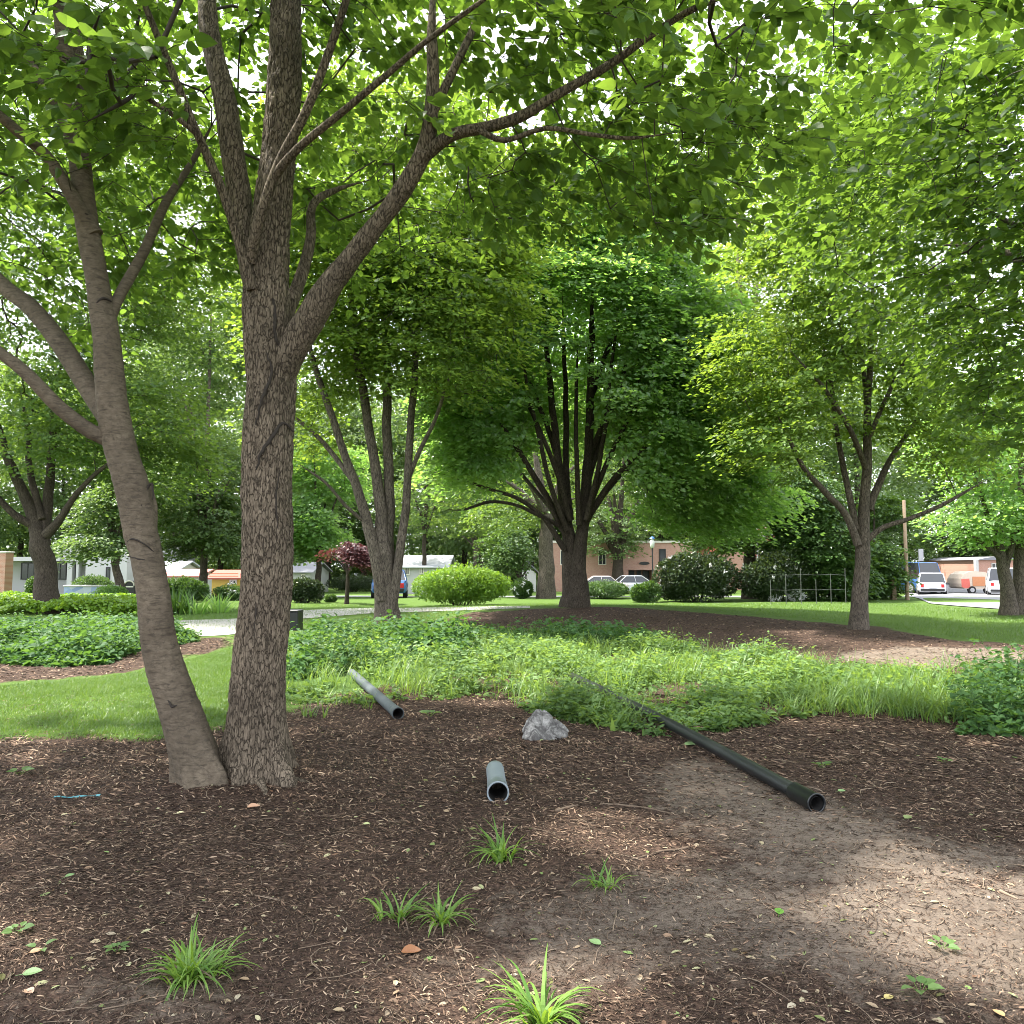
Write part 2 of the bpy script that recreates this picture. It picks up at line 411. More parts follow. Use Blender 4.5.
# ground material: mulch / dirt / lawn soil by a vertex attribute on the terrain, edges broken by noise
def ground_mat():
    m, N, L, out = newmat("ground_soil")
    tcn = N("ShaderNodeTexCoord")
    def noise(scale, det=5, rough=.6, vec=None):
        n = N("ShaderNodeTexNoise", Scale=scale, Detail=det, Roughness=rough); L(vec or tcn.outputs["Object"], n.inputs["Vector"]); return n
    def mixc(f, a, b):
        x = N("ShaderNodeMix", _data_type='RGBA')
        if hasattr(f, 'is_linked') or not isinstance(f, float): L(f, x.inputs[0])
        else: x.inputs[0].default_value = f
        for k, v in ((6, a), (7, b)):
            if isinstance(v, tuple): x.inputs[k].default_value = c4(v)
            else: L(v, x.inputs[k])
        return x.outputs[2]
    def mr(src, a, b, c=0, d=1):
        x = N("ShaderNodeMapRange"); x.inputs[1].default_value = a; x.inputs[2].default_value = b; x.inputs[3].default_value = c; x.inputs[4].default_value = d
        L(src, x.inputs[0]); return x.outputs[0]
    fine = noise(90, 7, .8); mid = noise(9, 4); big = noise(1.1, 3)
    mp = N("ShaderNodeMapping"); mp.inputs["Scale"].default_value = (34, 70, 30); mp.inputs["Rotation"].default_value = (0, 0, .35); L(tcn.outputs["Object"], mp.inputs[0])
    vo = N("ShaderNodeTexVoronoi", Scale=1.0); L(mp.outputs[0], vo.inputs["Vector"])
    mulch = mixc(vo.outputs["Color"], (.042, .027, .020), (.155, .099, .073))
    fine2 = noise(38, 5, .75)
    mulch = mixc(mr(fine2.outputs[0], .38, .62), (.016, .010, .008), mulch)
    mulch = mixc(mr(fine.outputs[0], .52, .68, 0, .7), mulch, (.17, .105, .075))
    mulch = mixc(mr(mid.outputs[0], .45, .8, 0, .7), mulch, mixc(vo.outputs["Distance"], (.045, .028, .021), (.10, .066, .048)))
    dirt = mixc(fine.outputs[0], (.095, .074, .058), (.255, .205, .162))
    dirt = mixc(mr(mid.outputs[0], .4, .75), dirt, (.115, .090, .072))
    dirt = mixc(mr(big.outputs[0], .48, .66, 0, .5), dirt, (.28, .225, .18))
    lawn = mixc(fine.outputs[0], (.035, .075, .014), (.105, .170, .030))
    lawn = mixc(mr(mid.outputs[0], .45, .8, 0, .5), lawn, (.13, .19, .045))
    lawn = mixc(mr(big.outputs[0], .5, .7, 0, .55), lawn, (.075, .125, .028))
    aM = N("ShaderNodeAttribute", _attribute_name="mulch"); aD = N("ShaderNodeAttribute", _attribute_name="dirt")
    def edge(a, w=.6):
        s_ = N("ShaderNodeMath", _operation='MULTIPLY_ADD'); L(mid.outputs[0], s_.inputs[0]); s_.inputs[1].default_value = w; L(a.outputs["Fac"], s_.inputs[2])
        s2 = N("ShaderNodeMath", _operation='MULTIPLY_ADD'); L(fine.outputs[0], s2.inputs[0]); s2.inputs[1].default_value = .5; L(s_.outputs[0], s2.inputs[2])
        return mr(s2.outputs[0], .5 + w / 2 + .25 - .12, .5 + w / 2 + .25 + .12)
    col = mixc(edge(aM), lawn, mulch)
    col = mixc(edge(aD, .9), col, dirt)
    pr = N("ShaderNodeBsdfPrincipled", Roughness=.95); pr.inputs["Specular IOR Level"].default_value = .15
    L(col, pr.inputs["Base Color"])
    ad = N("ShaderNodeMath", _operation='ADD'); L(fine.outputs[0], ad.inputs[0]); L(vo.outputs["Distance"], ad.inputs[1])
    bp = N("ShaderNodeBump", Strength=.8, Distance=.02); L(ad.outputs[0], bp.inputs["Height"]); L(bp.outputs[0], pr.inputs["Normal"])
    L(pr.outputs[0], out.inputs[0])
    return m
M['ground'] = ground_mat()
M['path'] = plain_mat("path_gravel", (.31, .295, .27), .95, var=.2, scale=14, bump=.3)
M['asphalt'] = plain_mat("asphalt", (.17, .17, .18), .9, var=.2, scale=5)
M['kerb'] = plain_mat("kerb_concrete", (.42, .41, .39), .9)
M['line'] = plain_mat("road_paint", (.75, .75, .72), .8)

# ------------------------------------------------------------------ ground regions (polygons on the ground)
def poly(*pp): return np.array([G(a, b)[:2] for a, b in pp])
fore = poly((-60, 742), (60, 738), (140, 741), (240, 728), (300, 700), (360, 692), (480, 668), (560, 672), (640, 676), (760, 690), (900, 690), (1100, 690), (1500, 760), (1500, 790))
MULCH1 = np.concatenate([fore, [(14, 4), (14, -12), (-14, -12), (-14, 6)]])
MULCH2 = poly((425, 622), (470, 613), (540, 608.5), (600, 607), (650, 609), (760, 617), (860, 626), (960, 641), (1100, 650), (1100, 700), (900, 690), (760, 680), (560, 660), (440, 640))
MULCH3 = poly((-80, 655), (60, 650), (150, 643), (235, 636), (240, 645), (180, 660), (90, 678), (-80, 690))
DIRT1 = poly((1300, 900), (1024, 868), (900, 880), (760, 900), (720, 850), (640, 800), (625, 765), (740, 745), (800, 790), (880, 800), (900, 830), (1024, 850), (1200, 830), (1300, 1000), (1000, 1030), (700, 960), (560, 1000), (340, 1020), (350, 965), (480, 940), (520, 890), (600, 860))
DIRT2 = poly((830, 655), (900, 645), (1024, 650), (1150, 655), (1150, 672), (1000, 668), (880, 668))
DIRT3 = poly((-60, 990), (80, 985), (200, 960), (300, 965), (290, 1024), (150, 1060), (-60, 1060))
BED = poly((284, 700), (330, 708), (420, 700), (490, 699), (560, 720), (640, 731), (720, 732), (800, 718), (860, 714), (930, 724), (1000, 730), (1100, 728), (1100, 676), (960, 674), (880, 672), (780, 662), (700, 652), (620, 642), (560, 640), (480, 638), (400, 642), (284, 648))
LAWN_L = poly((-80, 744), (60, 740), (140, 743), (242, 730), (290, 700), (290, 650), (240, 645), (180, 662), (90, 680), (-80, 692))

def soft(polyg, x, y, r, n=8):
    """share of a small disc that lies in the polygon: a soft mask"""
    sc = np.clip(np.abs(y) / 12, .35, 1.6); w1 = np.stack([x / sc, y / sc, 0 * x], 1)
    x = x + (fbm(w1 * 1.7 + 3, 3) - .5) * 1.0 * sc; y = y + (fbm(w1 * 1.7 + 71, 3) - .5) * 1.0 * sc
    m = inpoly(polyg, x, y).astype(float)
    for k in range(n):
        a = k / n * 2 * np.pi
        m += inpoly(polyg, x + r * np.cos(a), y + r * np.sin(a))
    return m / (n + 1)

def axis(dense_lo, dense_hi, step, lo, hi, grow=1.09):
    a = list(np.arange(dense_lo, dense_hi, step)); s_ = step
    while a[-1] < hi: s_ *= grow; a.append(a[-1] + s_)
    s_ = step
    while a[0] > lo: s_ *= grow; a.insert(0, a[0] - s_)
    return np.array(a)
xs = axis(-6, 6.5, .045, -600, 600, 1.05); ys = axis(1.8, 9, .045, -120, 1200, 1.035)
X, Y = np.meshgrid(xs, ys); x = X.ravel(); y = Y.ravel()
q = np.stack([x, y, 0 * x], 1)
mul_ = np.maximum.reduce([soft(MULCH1, x, y, .22), soft(MULCH2, x, y, .3), soft(MULCH3, x, y, .3)])
dirt_ = np.maximum.reduce([soft(DIRT1, x, y, .25) * .5 + soft(DIRT1, x, y, .7) * .5, soft(DIRT2, x, y, .35), soft(DIRT3, x, y, .3) * .8]) * .78
near = sstep(22, 8, np.hypot(x, y))
z = gz(x, y) + near * ((fbm(q * 2.1, 3) - .5) * .05 + (fbm(q * 14 + 5, 2) - .5) * .022 * (mul_ * .8 + .2) * (1 - .5 * dirt_))
gb = MB()
nx, ny = len(xs), len(ys)
i = (np.arange(ny - 1)[:, None] * nx + np.arange(nx - 1)[None]).ravel()
gb.add(np.stack([x, y, z], 1), np.stack([i, i + 1, i + nx + 1, i + nx], 1), smooth=True)
ground = gb.build("ground", M['ground'])
for nm, arr in (("mulch", mul_), ("dirt", dirt_)):
    a = ground.data.attributes.new(nm, 'FLOAT', 'POINT'); a.data.foreach_set("value", arr.astype(np.float32))
tag(ground, kind='structure')
def gsurf(x, y):
    """height of the built terrain, bumps included"""
    x = np.asarray(x, float); y = np.asarray(y, float)
    ix = np.clip(np.searchsorted(xs, x) - 1, 0, nx - 2); iy = np.clip(np.searchsorted(ys, y) - 1, 0, ny - 2)
    tx = (x - xs[ix]) / (xs[ix + 1] - xs[ix]); ty = (y - ys[iy]) / (ys[iy + 1] - ys[iy])
    Z = z.reshape(ny, nx)
    return (Z[iy, ix] * (1 - tx) + Z[iy, ix + 1] * tx) * (1 - ty) + (Z[iy + 1, ix] * (1 - tx) + Z[iy + 1, ix + 1] * tx) * ty
def GP(px, py):
    p = G(px, py); return np.array([p[0], p[1], float(gsurf(p[0], p[1]))])

def strip(name, top, bot, mat, lift, n=60):
    """a draped sheet between two edges given as pixels on the ground"""
    def dens(e):
        w = np.array([G(a, b)[:2] for a, b in e]); t = np.linspace(0, len(w) - 1, n)
        return np.stack([np.interp(t, np.arange(len(w)), w[:, k]) for k in (0, 1)], 1)
    A, B = dens(top), dens(bot); k = 7; V = []
    for j in range(k):
        f = j / (k - 1); q_ = A * (1 - f) + B * f
        V.append(np.stack([q_[:, 0], q_[:, 1], gsurf(q_[:, 0], q_[:, 1]) + lift], 1))
    V = np.concatenate(V); Fq = [(a * n + b, a * n + b + 1, (a + 1) * n + b + 1, (a + 1) * n + b) for a in range(k - 1) for b in range(n - 1)]
    o = MB().add(V, np.array(Fq)).build(name, mat); return tag(o, kind='structure')
strip("path", [(-60, 622.5), (120, 621.5), (236, 619), (300, 610.5), (372, 608), (450, 607.5), (530, 606)],
      [(-60, 646), (120, 641), (232, 635), (300, 619), (372, 613.5), (450, 611), (530, 608.2)], M['path'], .012)
def sheet(name, x0, x1, y0, y1, mat, lift):
    gx = np.linspace(x0, x1, 50); gy = np.linspace(y0, y1, 30); XX, YY = np.meshgrid(gx, gy)
    V = np.stack([XX.ravel(), YY.ravel(), gsurf(XX.ravel(), YY.ravel()) + lift], 1)
    ii = (np.arange(29)[:, None] * 50 + np.arange(49)[None]).ravel()
    o = MB().add(V, np.stack([ii, ii + 1, ii + 51, ii + 50], 1)).build(name, mat); return tag(o, kind='structure')
sheet("road", -70, 22, 41, 50, M['asphalt'], .02)
lot = strip("parking_lot", [(908, 585), (960, 585), (1060, 585), (1200, 585)], [(903, 596), (930, 604), (1000, 609.5), (1200, 612)], M['asphalt'], .03)

# ------------------------------------------------------------------ trees
def proj(p):
    p = np.atleast_2d(p); d = p - np.array([0, 0, CAMZ])
    dep = d[:, 1] * CA + d[:, 2] * SA; up = -d[:, 1] * SA + d[:, 2] * CA
    dep_ = np.where(np.abs(dep) < 1e-6, 1e-6, dep)
    return 512 + F * d[:, 0] / dep_, 512 - F * up / dep_, dep

def smooth_path(pts, rad, step):
    pts = np.asarray(pts, float); rad = np.asarray(rad, float); n = len(pts)
    P0 = np.vstack([2 * pts[0] - pts[1], pts, 2 * pts[-1] - pts[-2]]); outp, outr = [], []
    for i in range(n - 1):
        a, b, c, d = P0[i:i + 4]; L_ = np.linalg.norm(c - b); m = max(2, int(math.ceil(L_ / step)))
        t = np.linspace(0, 1, m, endpoint=False)[:, None]
        outp.append(.5 * (2 * b + (c - a) * t + (2 * a - 5 * b + 4 * c - d) * t ** 2 + (3 * b - a - 3 * c + d) * t ** 3))
        outr.append(rad[i] * (1 - t[:, 0]) + rad[i + 1] * t[:, 0])
    outp.append(pts[-1:]); outr.append(rad[-1:])
    return np.vstack(outp), np.concatenate(outr)

def LP(*pp, Y=None, dY=None):
    """a limb: (px, py, width in px[, depth]) -> world points and radii"""
    pts, rad = [], []
    for k, t in enumerate(pp):
        yy = t[3] if len(t) > 3 else Y
        pts.append(P(t[0], t[1], yy)); rad.append(t[2] * yy / F / 2)
    return np.array(pts), np.array(rad)

def sticks(mb, A, B, r0, r1, mi=0):
    """many thin three-sided twigs at once"""
    d = B - A; L_ = np.linalg.norm(d, axis=1)[:, None] + 1e-9; d = d / L_
    ref = np.where(np.abs(d[:, 2:3]) < .8, np.array([[0, 0, 1.]]), np.array([[1., 0, 0]]))
    u = np.cross(d, ref); u /= np.linalg.norm(u, axis=1)[:, None]; w = np.cross(d, u); rows = []
    for Pt, r in ((A, r0), (B, r1)):
        for k in range(3):
            a = k * 2.0944; rows.append(Pt + (u * math.cos(a) + w * math.sin(a)) * np.reshape(r, (-1, 1)))
    V = np.stack(rows, 1); base = (np.arange(len(A)) * 6)[:, None, None]
    q_ = np.array([[0, 1, 4, 3], [1, 2, 5, 4], [2, 0, 3, 5]])
    mb.add(V.reshape(-1, 3), (q_[None] + base).reshape(-1, 4), mi, np.repeat(rng.random(len(A)), 6), True)

def norm(a): return a / (np.linalg.norm(a, axis=-1, keepdims=True) + 1e-9)

def sample_crown(ells, layered=0.0, clump=0.45, cscale=.6, shell=.5):
    out = []
    for (c, r, n) in ells:
        c = np.array(c, float); r = np.array(r, float); got = 0; acc = []
        while got < n:
            v = rng.normal(size=(n * 2, 3)); v = norm(v)
            rad = rng.random(n * 2) ** (1 / 3); rad = np.where(rng.random(n * 2) < shell, .72 + .30 * rng.random(n * 2), rad)
            p = c + v * rad[:, None] * r
            keep = fbm(p * cscale + 31.7, 2) > clump - .12 * rng.random(len(p))
            p = p[keep]; acc.append(p); got += len(p)
        out.append(np.concatenate(acc)[:n])
    p = np.concatenate(out)
    if layered:
        hgt = layered
        wob = fbm(np.stack([p[:, 0] * .35, p[:, 1] * .35, 0 * p[:, 0]], 1), 2) * hgt * 2
        q_ = np.round((p[:, 2] + wob) / hgt) * hgt - wob
        p[:, 2] = p[:, 2] * .5 + q_ * .5
    return p

def make_tree(name, label, limbs, sprays, leaf, bark, group=None, zmin=0, style='fan', n=28, R_=.7, size=.12, tmpl=KITE,
              step=.25, trunk_sides=18, twig_r=.004, up_bias=.25, reject=None, flat=.35, droop=.25, hi=None, cat="tree", flare=1.35, base=None, zpen=.8, tilt=.45, roots=()):
    """trunk and limbs as given, fine branches grown to every spray of leaves; an Empty that parents trunk and crown"""
    b0 = limbs[0][0][0] if base is None else base
    root = empty(name, b0, label, cat, group)
    tm = MB(); NP, NR, ND, PAR = [], [], [], []
    nn = 0
    for li, (pts, rad) in enumerate(limbs):
        pts = pts.copy()
        pp, rr = smooth_path(pts, rad, step)
        if li == 0 or (len(pts) and pts[0][2] - b0[2] < .15 and li < 3 and flare > 1):
            h = pp[:, 2] - pp[0, 2]; rr = rr * (1 + (flare - 1) * np.exp(-h / max(.12, rr[0] * 1.1)))
            pp[0] -= norm(pp[2] - pp[0]) * .32
        if li: u_ = np.linspace(0, 1, len(rr)); rr = rr * np.clip((1 - u_) / .2, .22, 1)
        wob = (np.stack([fbm(pp * 1.3 + 40 * k, 2) for k in range(3)], 1) - .5) * rr[:, None] * .7
        if li: wob[0] = 0
        pp = pp + wob
        if hi and li in hi:
            hi[li](tm, pp, rr)
        else:
            sd_ = trunk_sides if rr[0] > .06 else max(7, trunk_sides // 2)
            tm.tube(pp, rr, sd_, 0)
        d = np.gradient(pp, axis=0); d = norm(d)
        for k in range(len(pp)):
            NP.append(pp[k]); NR.append(rr[k]); ND.append(d[k]); PAR.append(-1)
    NP = np.array(NP); NR = np.array(NR); ND = np.array(ND)
    cap = len(NP) + len(sprays) * 14 + 10
    pos = np.zeros((cap, 3)); pos[:len(NP)] = NP; dr = np.zeros((cap, 3)); dr[:len(NP)] = ND
    rfix = np.zeros(cap); rfix[:len(NP)] = NR; par = np.full(cap, -1); cnt = np.zeros(cap); N_ = len(NP); N0 = N_
    axis_xy = b0[:2]
    if reject is not None: sprays = sprays[~reject(sprays)]
    if len(sprays):
        d0 = np.full(len(sprays), 1e9)
        for k in range(0, N0, 3): d0 = np.minimum(d0, np.linalg.norm(sprays - pos[k], axis=1))
        order = np.argsort(d0); sprays = sprays[order]
    rad0 = np.zeros(cap); rad0[:N_] = np.linalg.norm(pos[:N_, :2] - axis_xy, axis=1)
    bad = np.zeros(cap); bad[:N0] = np.where(NP[:, 2] < zmin, 50, 0)
    chains, tips = [], []
    for p in sprays:
        v = p - pos[:N_]; dist = np.sqrt((v * v).sum(1)); pr_ = math.hypot(p[0] - axis_xy[0], p[1] - axis_xy[1])
        cost = dist + .7 * np.maximum(0, rad0[:N_] - pr_) + zpen * np.maximum(0, pos[:N_, 2] - p[2] - .2) + bad[:N_]
        j = int(np.argmin(cost)); L_ = dist[j]
        d = v[j] / (L_ + 1e-9)
        out_ = np.array([p[0] - axis_xy[0], p[1] - axis_xy[1], 0]); out_ /= np.linalg.norm(out_) + 1e-9
        k = max(2, min(12, int(math.ceil(L_ / .35))))
        t1 = norm(dr[j] * .5 + d * .6 + np.array([0, 0, up_bias])); t2 = norm(d * .6 + out_ * .6 + np.array([0, 0, .05]))
        p0, p1, p2, p3 = pos[j], pos[j] + t1 * L_ * .38, p - t2 * L_ * .33, p
        tt = (np.arange(1, k + 1) / k)[:, None]
        c = (1 - tt) ** 3 * p0 + 3 * (1 - tt) ** 2 * tt * p1 + 3 * (1 - tt) * tt ** 2 * p2 + tt ** 3 * p3
        jit = rng.normal(size=(k, 3)) * .035 * min(L_, 1.5); jit[-1] = 0; c = c + jit
        ids = np.arange(N_, N_ + k); pos[ids] = c
        full = np.vstack([pos[j], c]); dd = norm(np.diff(full, axis=0)); dr[ids] = dd
        par[ids] = np.concatenate([[j], ids[:-1]]); rad0[ids] = np.linalg.norm(c[:, :2] - axis_xy, axis=1)
        N_ += k; chains.append((j, ids)); tips.append(np.concatenate([p, norm(dd[-1] * .5 + out_ * .7)]))
    for a in range(N_ - 1, N0 - 1, -1):
        if cnt[a] == 0: cnt[a] = 1
        if par[a] >= N0: cnt[par[a]] += cnt[a]
    rad = np.where(np.arange(cap) < N0, rfix, twig_r * np.maximum(cnt, 1) ** .43)
    for j, ids in chains:
        r = rad[ids]; r0 = min(r[0] * 1.15, rad[j] * .9)
        full = np.vstack([pos[j], pos[ids]]); rr = np.concatenate([[r0], np.minimum(r, r0)])
        tm.tube(full, rr, 7 if r0 > .03 else (5 if r0 > .012 else 3), 1 if r0 < .02 else 0, caps=False)
    tips = np.array(tips)
    for (az, ln_, r_) in roots:
        cx = b0 + [math.cos(az) * .1, math.sin(az) * .1, .05]; q_ = [cx + [math.cos(az + .25 * math.sin(t * 3)) * ln_ * t, math.sin(az + .25 * math.sin(t * 3)) * ln_ * t, 0] for t in np.linspace(0, 1, 8)]
        q_ = np.array(q_); q_[:, 2] = gsurf(q_[:, 0], q_[:, 1]) + np.linspace(.03, -.03, 8); tm.tube(q_, np.linspace(r_, r_ * .35, 8), 10, 0)
    cm = MB()
    if len(tips):
        T = len(tips); ax = norm(tips[:, 3:] * np.array([1, 1, .45])); sd_ = norm(np.cross(np.array([[0, 0, 1.]]), ax))
        if style == 'fan':
            K = n; rr = np.sqrt(rng.random((T, K))) * R_ * (.75 + .5 * rng.random((T, 1))); th = rng.random((T, K)) * 2 * np.pi
            u = rr * np.cos(th) * 1.25; w = rr * np.sin(th)
            p = tips[:, None, :3] + ax[:, None] * u[..., None] + sd_[:, None] * w[..., None]
            p[..., 2] += rng.normal(size=(T, K)) * .07 * R_ - droop * rr ** 2 / R_ - tilt * .6 * u
            p = p.reshape(-1, 3)
            d = (ax[:, None] * (u[..., None] / R_ + .55) + sd_[:, None] * (w[..., None] / R_)).reshape(-1, 3) + rng.normal(size=(T * K, 3)) * .35
            d[:, 2] -= .25
            nr = np.array([0, 0, 1.]) + np.repeat(ax * [1, 1, 0], K, 0) * tilt + rng.normal(size=(T * K, 3)) * flat
            cl = np.repeat(rng.random(T), K) * .5 + rng.random(T * K) * .5
            cm.leaves(p - norm(d) * size * .5, d, nr, size * (.6 + .7 * rng.random(T * K)), tmpl, 0, cl)
        else:
            for ang in (0, .75, -.75):
                td = norm(ax * math.cos(ang) + sd_ * math.sin(ang) + rng.normal(size=(T, 3)) * .18)
                L_ = R_ * (.7 + .6 * rng.random(T)) * (1.15 if ang == 0 else .8)
                sag = np.array([0, 0, -1.]) * (droop * L_ ** 2 / R_)[:, None]
                A = tips[:, :3]; mid_ = A + td * (L_ * .5)[:, None] + sag * .3; B = A + td * L_[:, None] + sag
                sticks(tm, A, mid_, np.full(T, twig_r * .8), np.full(T, twig_r * .55), 1); sticks(tm, mid_, B, np.full(T, twig_r * .55), np.full(T, twig_r * .25), 1)
                K = n // 3
                t = (np.arange(K) + .6) / K; sgn = np.where(np.arange(K) % 2, 1, -1)
                pp = np.where((t < .5)[None, :, None], A[:, None] + (mid_ - A)[:, None] * (t / .5)[None, :, None], mid_[:, None] + (B - mid_)[:, None] * ((t - .5) / .5)[None, :, None])
                sdt = norm(np.cross(np.array([[0, 0, 1.]]), td))
                d = td[:, None] * .55 + sdt[:, None] * sgn[None, :, None] * .8 + rng.normal(size=(T, K, 3)) * .25
                d[..., 2] -= .28
                d = norm(d).reshape(-1, 3); pp = pp.reshape(-1, 3) + d * .03
                nr = np.array([0, 0, 1.]) + rng.normal(size=(T * K, 3)) * flat
                cl = np.repeat(rng.random(T), K) * .5 + rng.random(T * K) * .5
                cm.leaves(pp, d, nr, size * (.55 + .65 * rng.random(T * K)), tmpl, 0, cl)
        cm.build("crown", leaf, root)
    tm.build("trunk", [bark, M['bark_twig']], root)
    return root

# ---- bark relief for the two near trunks
def bark_tube(amp, sides, dens, kind):
    def f(tm, pp, rr):
        L_ = np.concatenate([[0], np.cumsum(np.linalg.norm(np.diff(pp, axis=0), axis=1))])
        s_ = np.arange(0, L_[-1], dens); p2 = np.stack([np.interp(s_, L_, pp[:, k]) for k in range(3)], 1); r2 = np.interp(s_, L_, rr)
        T = norm(np.gradient(p2, axis=0)); U = norm(np.cross(T, np.array([[0, 1., 0]]))); Wv = np.cross(T, U)
        a = np.arange(sides) / sides * 2 * np.pi
        dirs = np.cos(a)[None, :, None] * U[:, None] + np.sin(a)[None, :, None] * Wv[:, None]
        V = p2[:, None] + dirs * r2[:, None, None]; q_ = V.reshape(-1, 3); fade = np.clip(r2 / .12, 0, 1)
        if kind == 'ridged':
            w = (np.stack([vnoise(q_ * 7 + 9 * k) for k in range(3)], 1) - .5) * .10
            g = q_ + w
            n1 = np.abs(fbm(g * np.array([30, 30, 6]), 2) - .5) * 2.6; n2 = np.abs(fbm(g * np.array([42, 42, 8]) + 50, 2) - .5) * 2.6
            h = np.minimum(1, n1 * 2.2) * .65 + np.minimum(1, n2 * 2.) * .35
            h = h + (fbm(q_ * 60, 2) - .5) * .25
        else:
            h = fbm(q_ * np.array([5, 5, 9]), 3) + .6 * (fbm(q_ * 22, 3) - .5) + .35 * vnoise(q_ * np.array([9, 9, 60]))
        lobes = (fbm(np.stack([q_[:, 0] * 4, q_[:, 1] * 4, q_[:, 2] * .6], 1), 2) - .5) * .05
        hz = np.repeat(np.exp(-np.maximum(0, p2[:, 2] - .06) / .17), sides)
        root_ = (hz * .004 + hz * (.12 if kind == 'ridged' else .06) * np.tile(np.maximum(0, np.sin(a * 5 + 1) + .5 * np.sin(a * 3 + .4)), len(p2))) * (p2[0, 2] < .8)
        disp = ((h - .6) * amp + lobes) * np.repeat(fade, sides) + root_
        V = V + dirs * disp.reshape(len(p2), sides)[..., None]
        n_ = len(p2); ii = np.arange(n_ - 1)[:, None] * sides; jj = np.arange(sides)[None]; j2 = (jj + 1) % sides
        tm.add(V.reshape(-1, 3), np.stack([ii + jj, ii + j2, ii + sides + j2, ii + sides + jj], -1).reshape(-1, 4), 0, None, True)
    return f

GAPS = [(GP(965, 888), .58), (GP(1015, 950), .52), (GP(645, 832), .52), (GP(565, 985), .50), (GP(880, 900), .45)]
def in_gap(p):
    m = np.zeros(len(p), bool)
    for g, r in GAPS:
        v = p - g; t = v @ SUN_DIR; m |= np.linalg.norm(v - t[:, None] * SUN_DIR, axis=1) < r
    return m
# ---- the two near trees
bA = GP(199, 777); YA = bA[1]
limA = [LP((203, 776, 40.0), (187, 730, 37.6), (165, 655, 35.2), (147, 560, 32.0), (132, 490, 31.2), (116, 420, 28.8), (106, 340, 24.8), (97, 280, 21.6), (86, 215, 21.6), (77, 140, 20.0), (66, 60, 16.0), (55, -40, 13.6), (45, -160, 10.4), Y=YA),
        LP((116, 440, 19.2, YA), (92, 432, 15.2, YA - .05), (60, 408, 14.4, YA - .15), (25, 372, 12.8, YA - .25), (-20, 335, 10.4, YA - .35), (-90, 250, 7.2, YA - .5)),
        LP((117, 428, 24.0, YA), (92, 390, 20.8, YA + .1), (62, 345, 19.2, YA + .2), (32, 308, 17.6, YA + .3), (-5, 278, 15.2, YA + .4), (-80, 190, 11.2, YA + .6)),
        LP((95, 235, 17.6, YA), (72, 195, 13.6, YA - .1), (45, 155, 12.0, YA - .2), (15, 130, 11.2, YA - .3), (-40, 80, 8.0, YA - .5)),
        LP((80, 170, 14.4, YA), (60, 110, 12.0, YA + .1), (30, 65, 11.2, YA + .2), (0, 35, 9.6, YA + .3), (-50, -30, 7.2, YA + .5)),
        LP((109, 320, 12.8, YA), (120, 296, 11.2, YA + .1), (142, 255, 10.4, YA + .3), (165, 205, 8.8, YA + .5), (190, 165, 6.4, YA + .7), (220, 110, 4.8, YA + .9)),
        LP((146, 560, 16.0, YA), (151, 530, 11.2, YA + .05), (152, 505, 9.6, YA + .08), (150, 484, 7.2, YA + .1)),
        LP((76, 130, 14.4, YA), (80, 80, 12.8, YA + .1), (74, 20, 11.2, YA + .2), (68, -60, 8.8, YA + .3))]
cA = P(95, -60, YA)
sprA = sample_crown([((-4.2, 6.0, 7.3), (3.4, 4.2, 3.1), 700), ((-5.2, 8.0, 5.6), (2.5, 2.6, 1.6), 90)], clump=.42, cscale=.8, shell=.3)
def rejA(p):
    px, py, d = proj(p)
    return in_gap(p) | (d < 2.2) | (p[:, 2] < 3.5) | ((d < 4.6) & (py > 90)) | ((py > 240) & (d < 6.5)) | ((px > 150) & (py > 130) & (d < 6.3))
T_A = make_tree("leaning_tree", "leaning smooth grey barked tree forking low on its left side, beside the straight rough trunk", limA, sprA, M['leaf_near'], M['bark_smooth'],
                zmin=3.0, style='twig', n=27, R_=.42, size=.105, tmpl=HEART, step=.1, trunk_sides=20, twig_r=.0035, reject=rejA, flat=.45, hi={0: bark_tube(.012, 120, .012, 'smooth')}, flare=1.08)

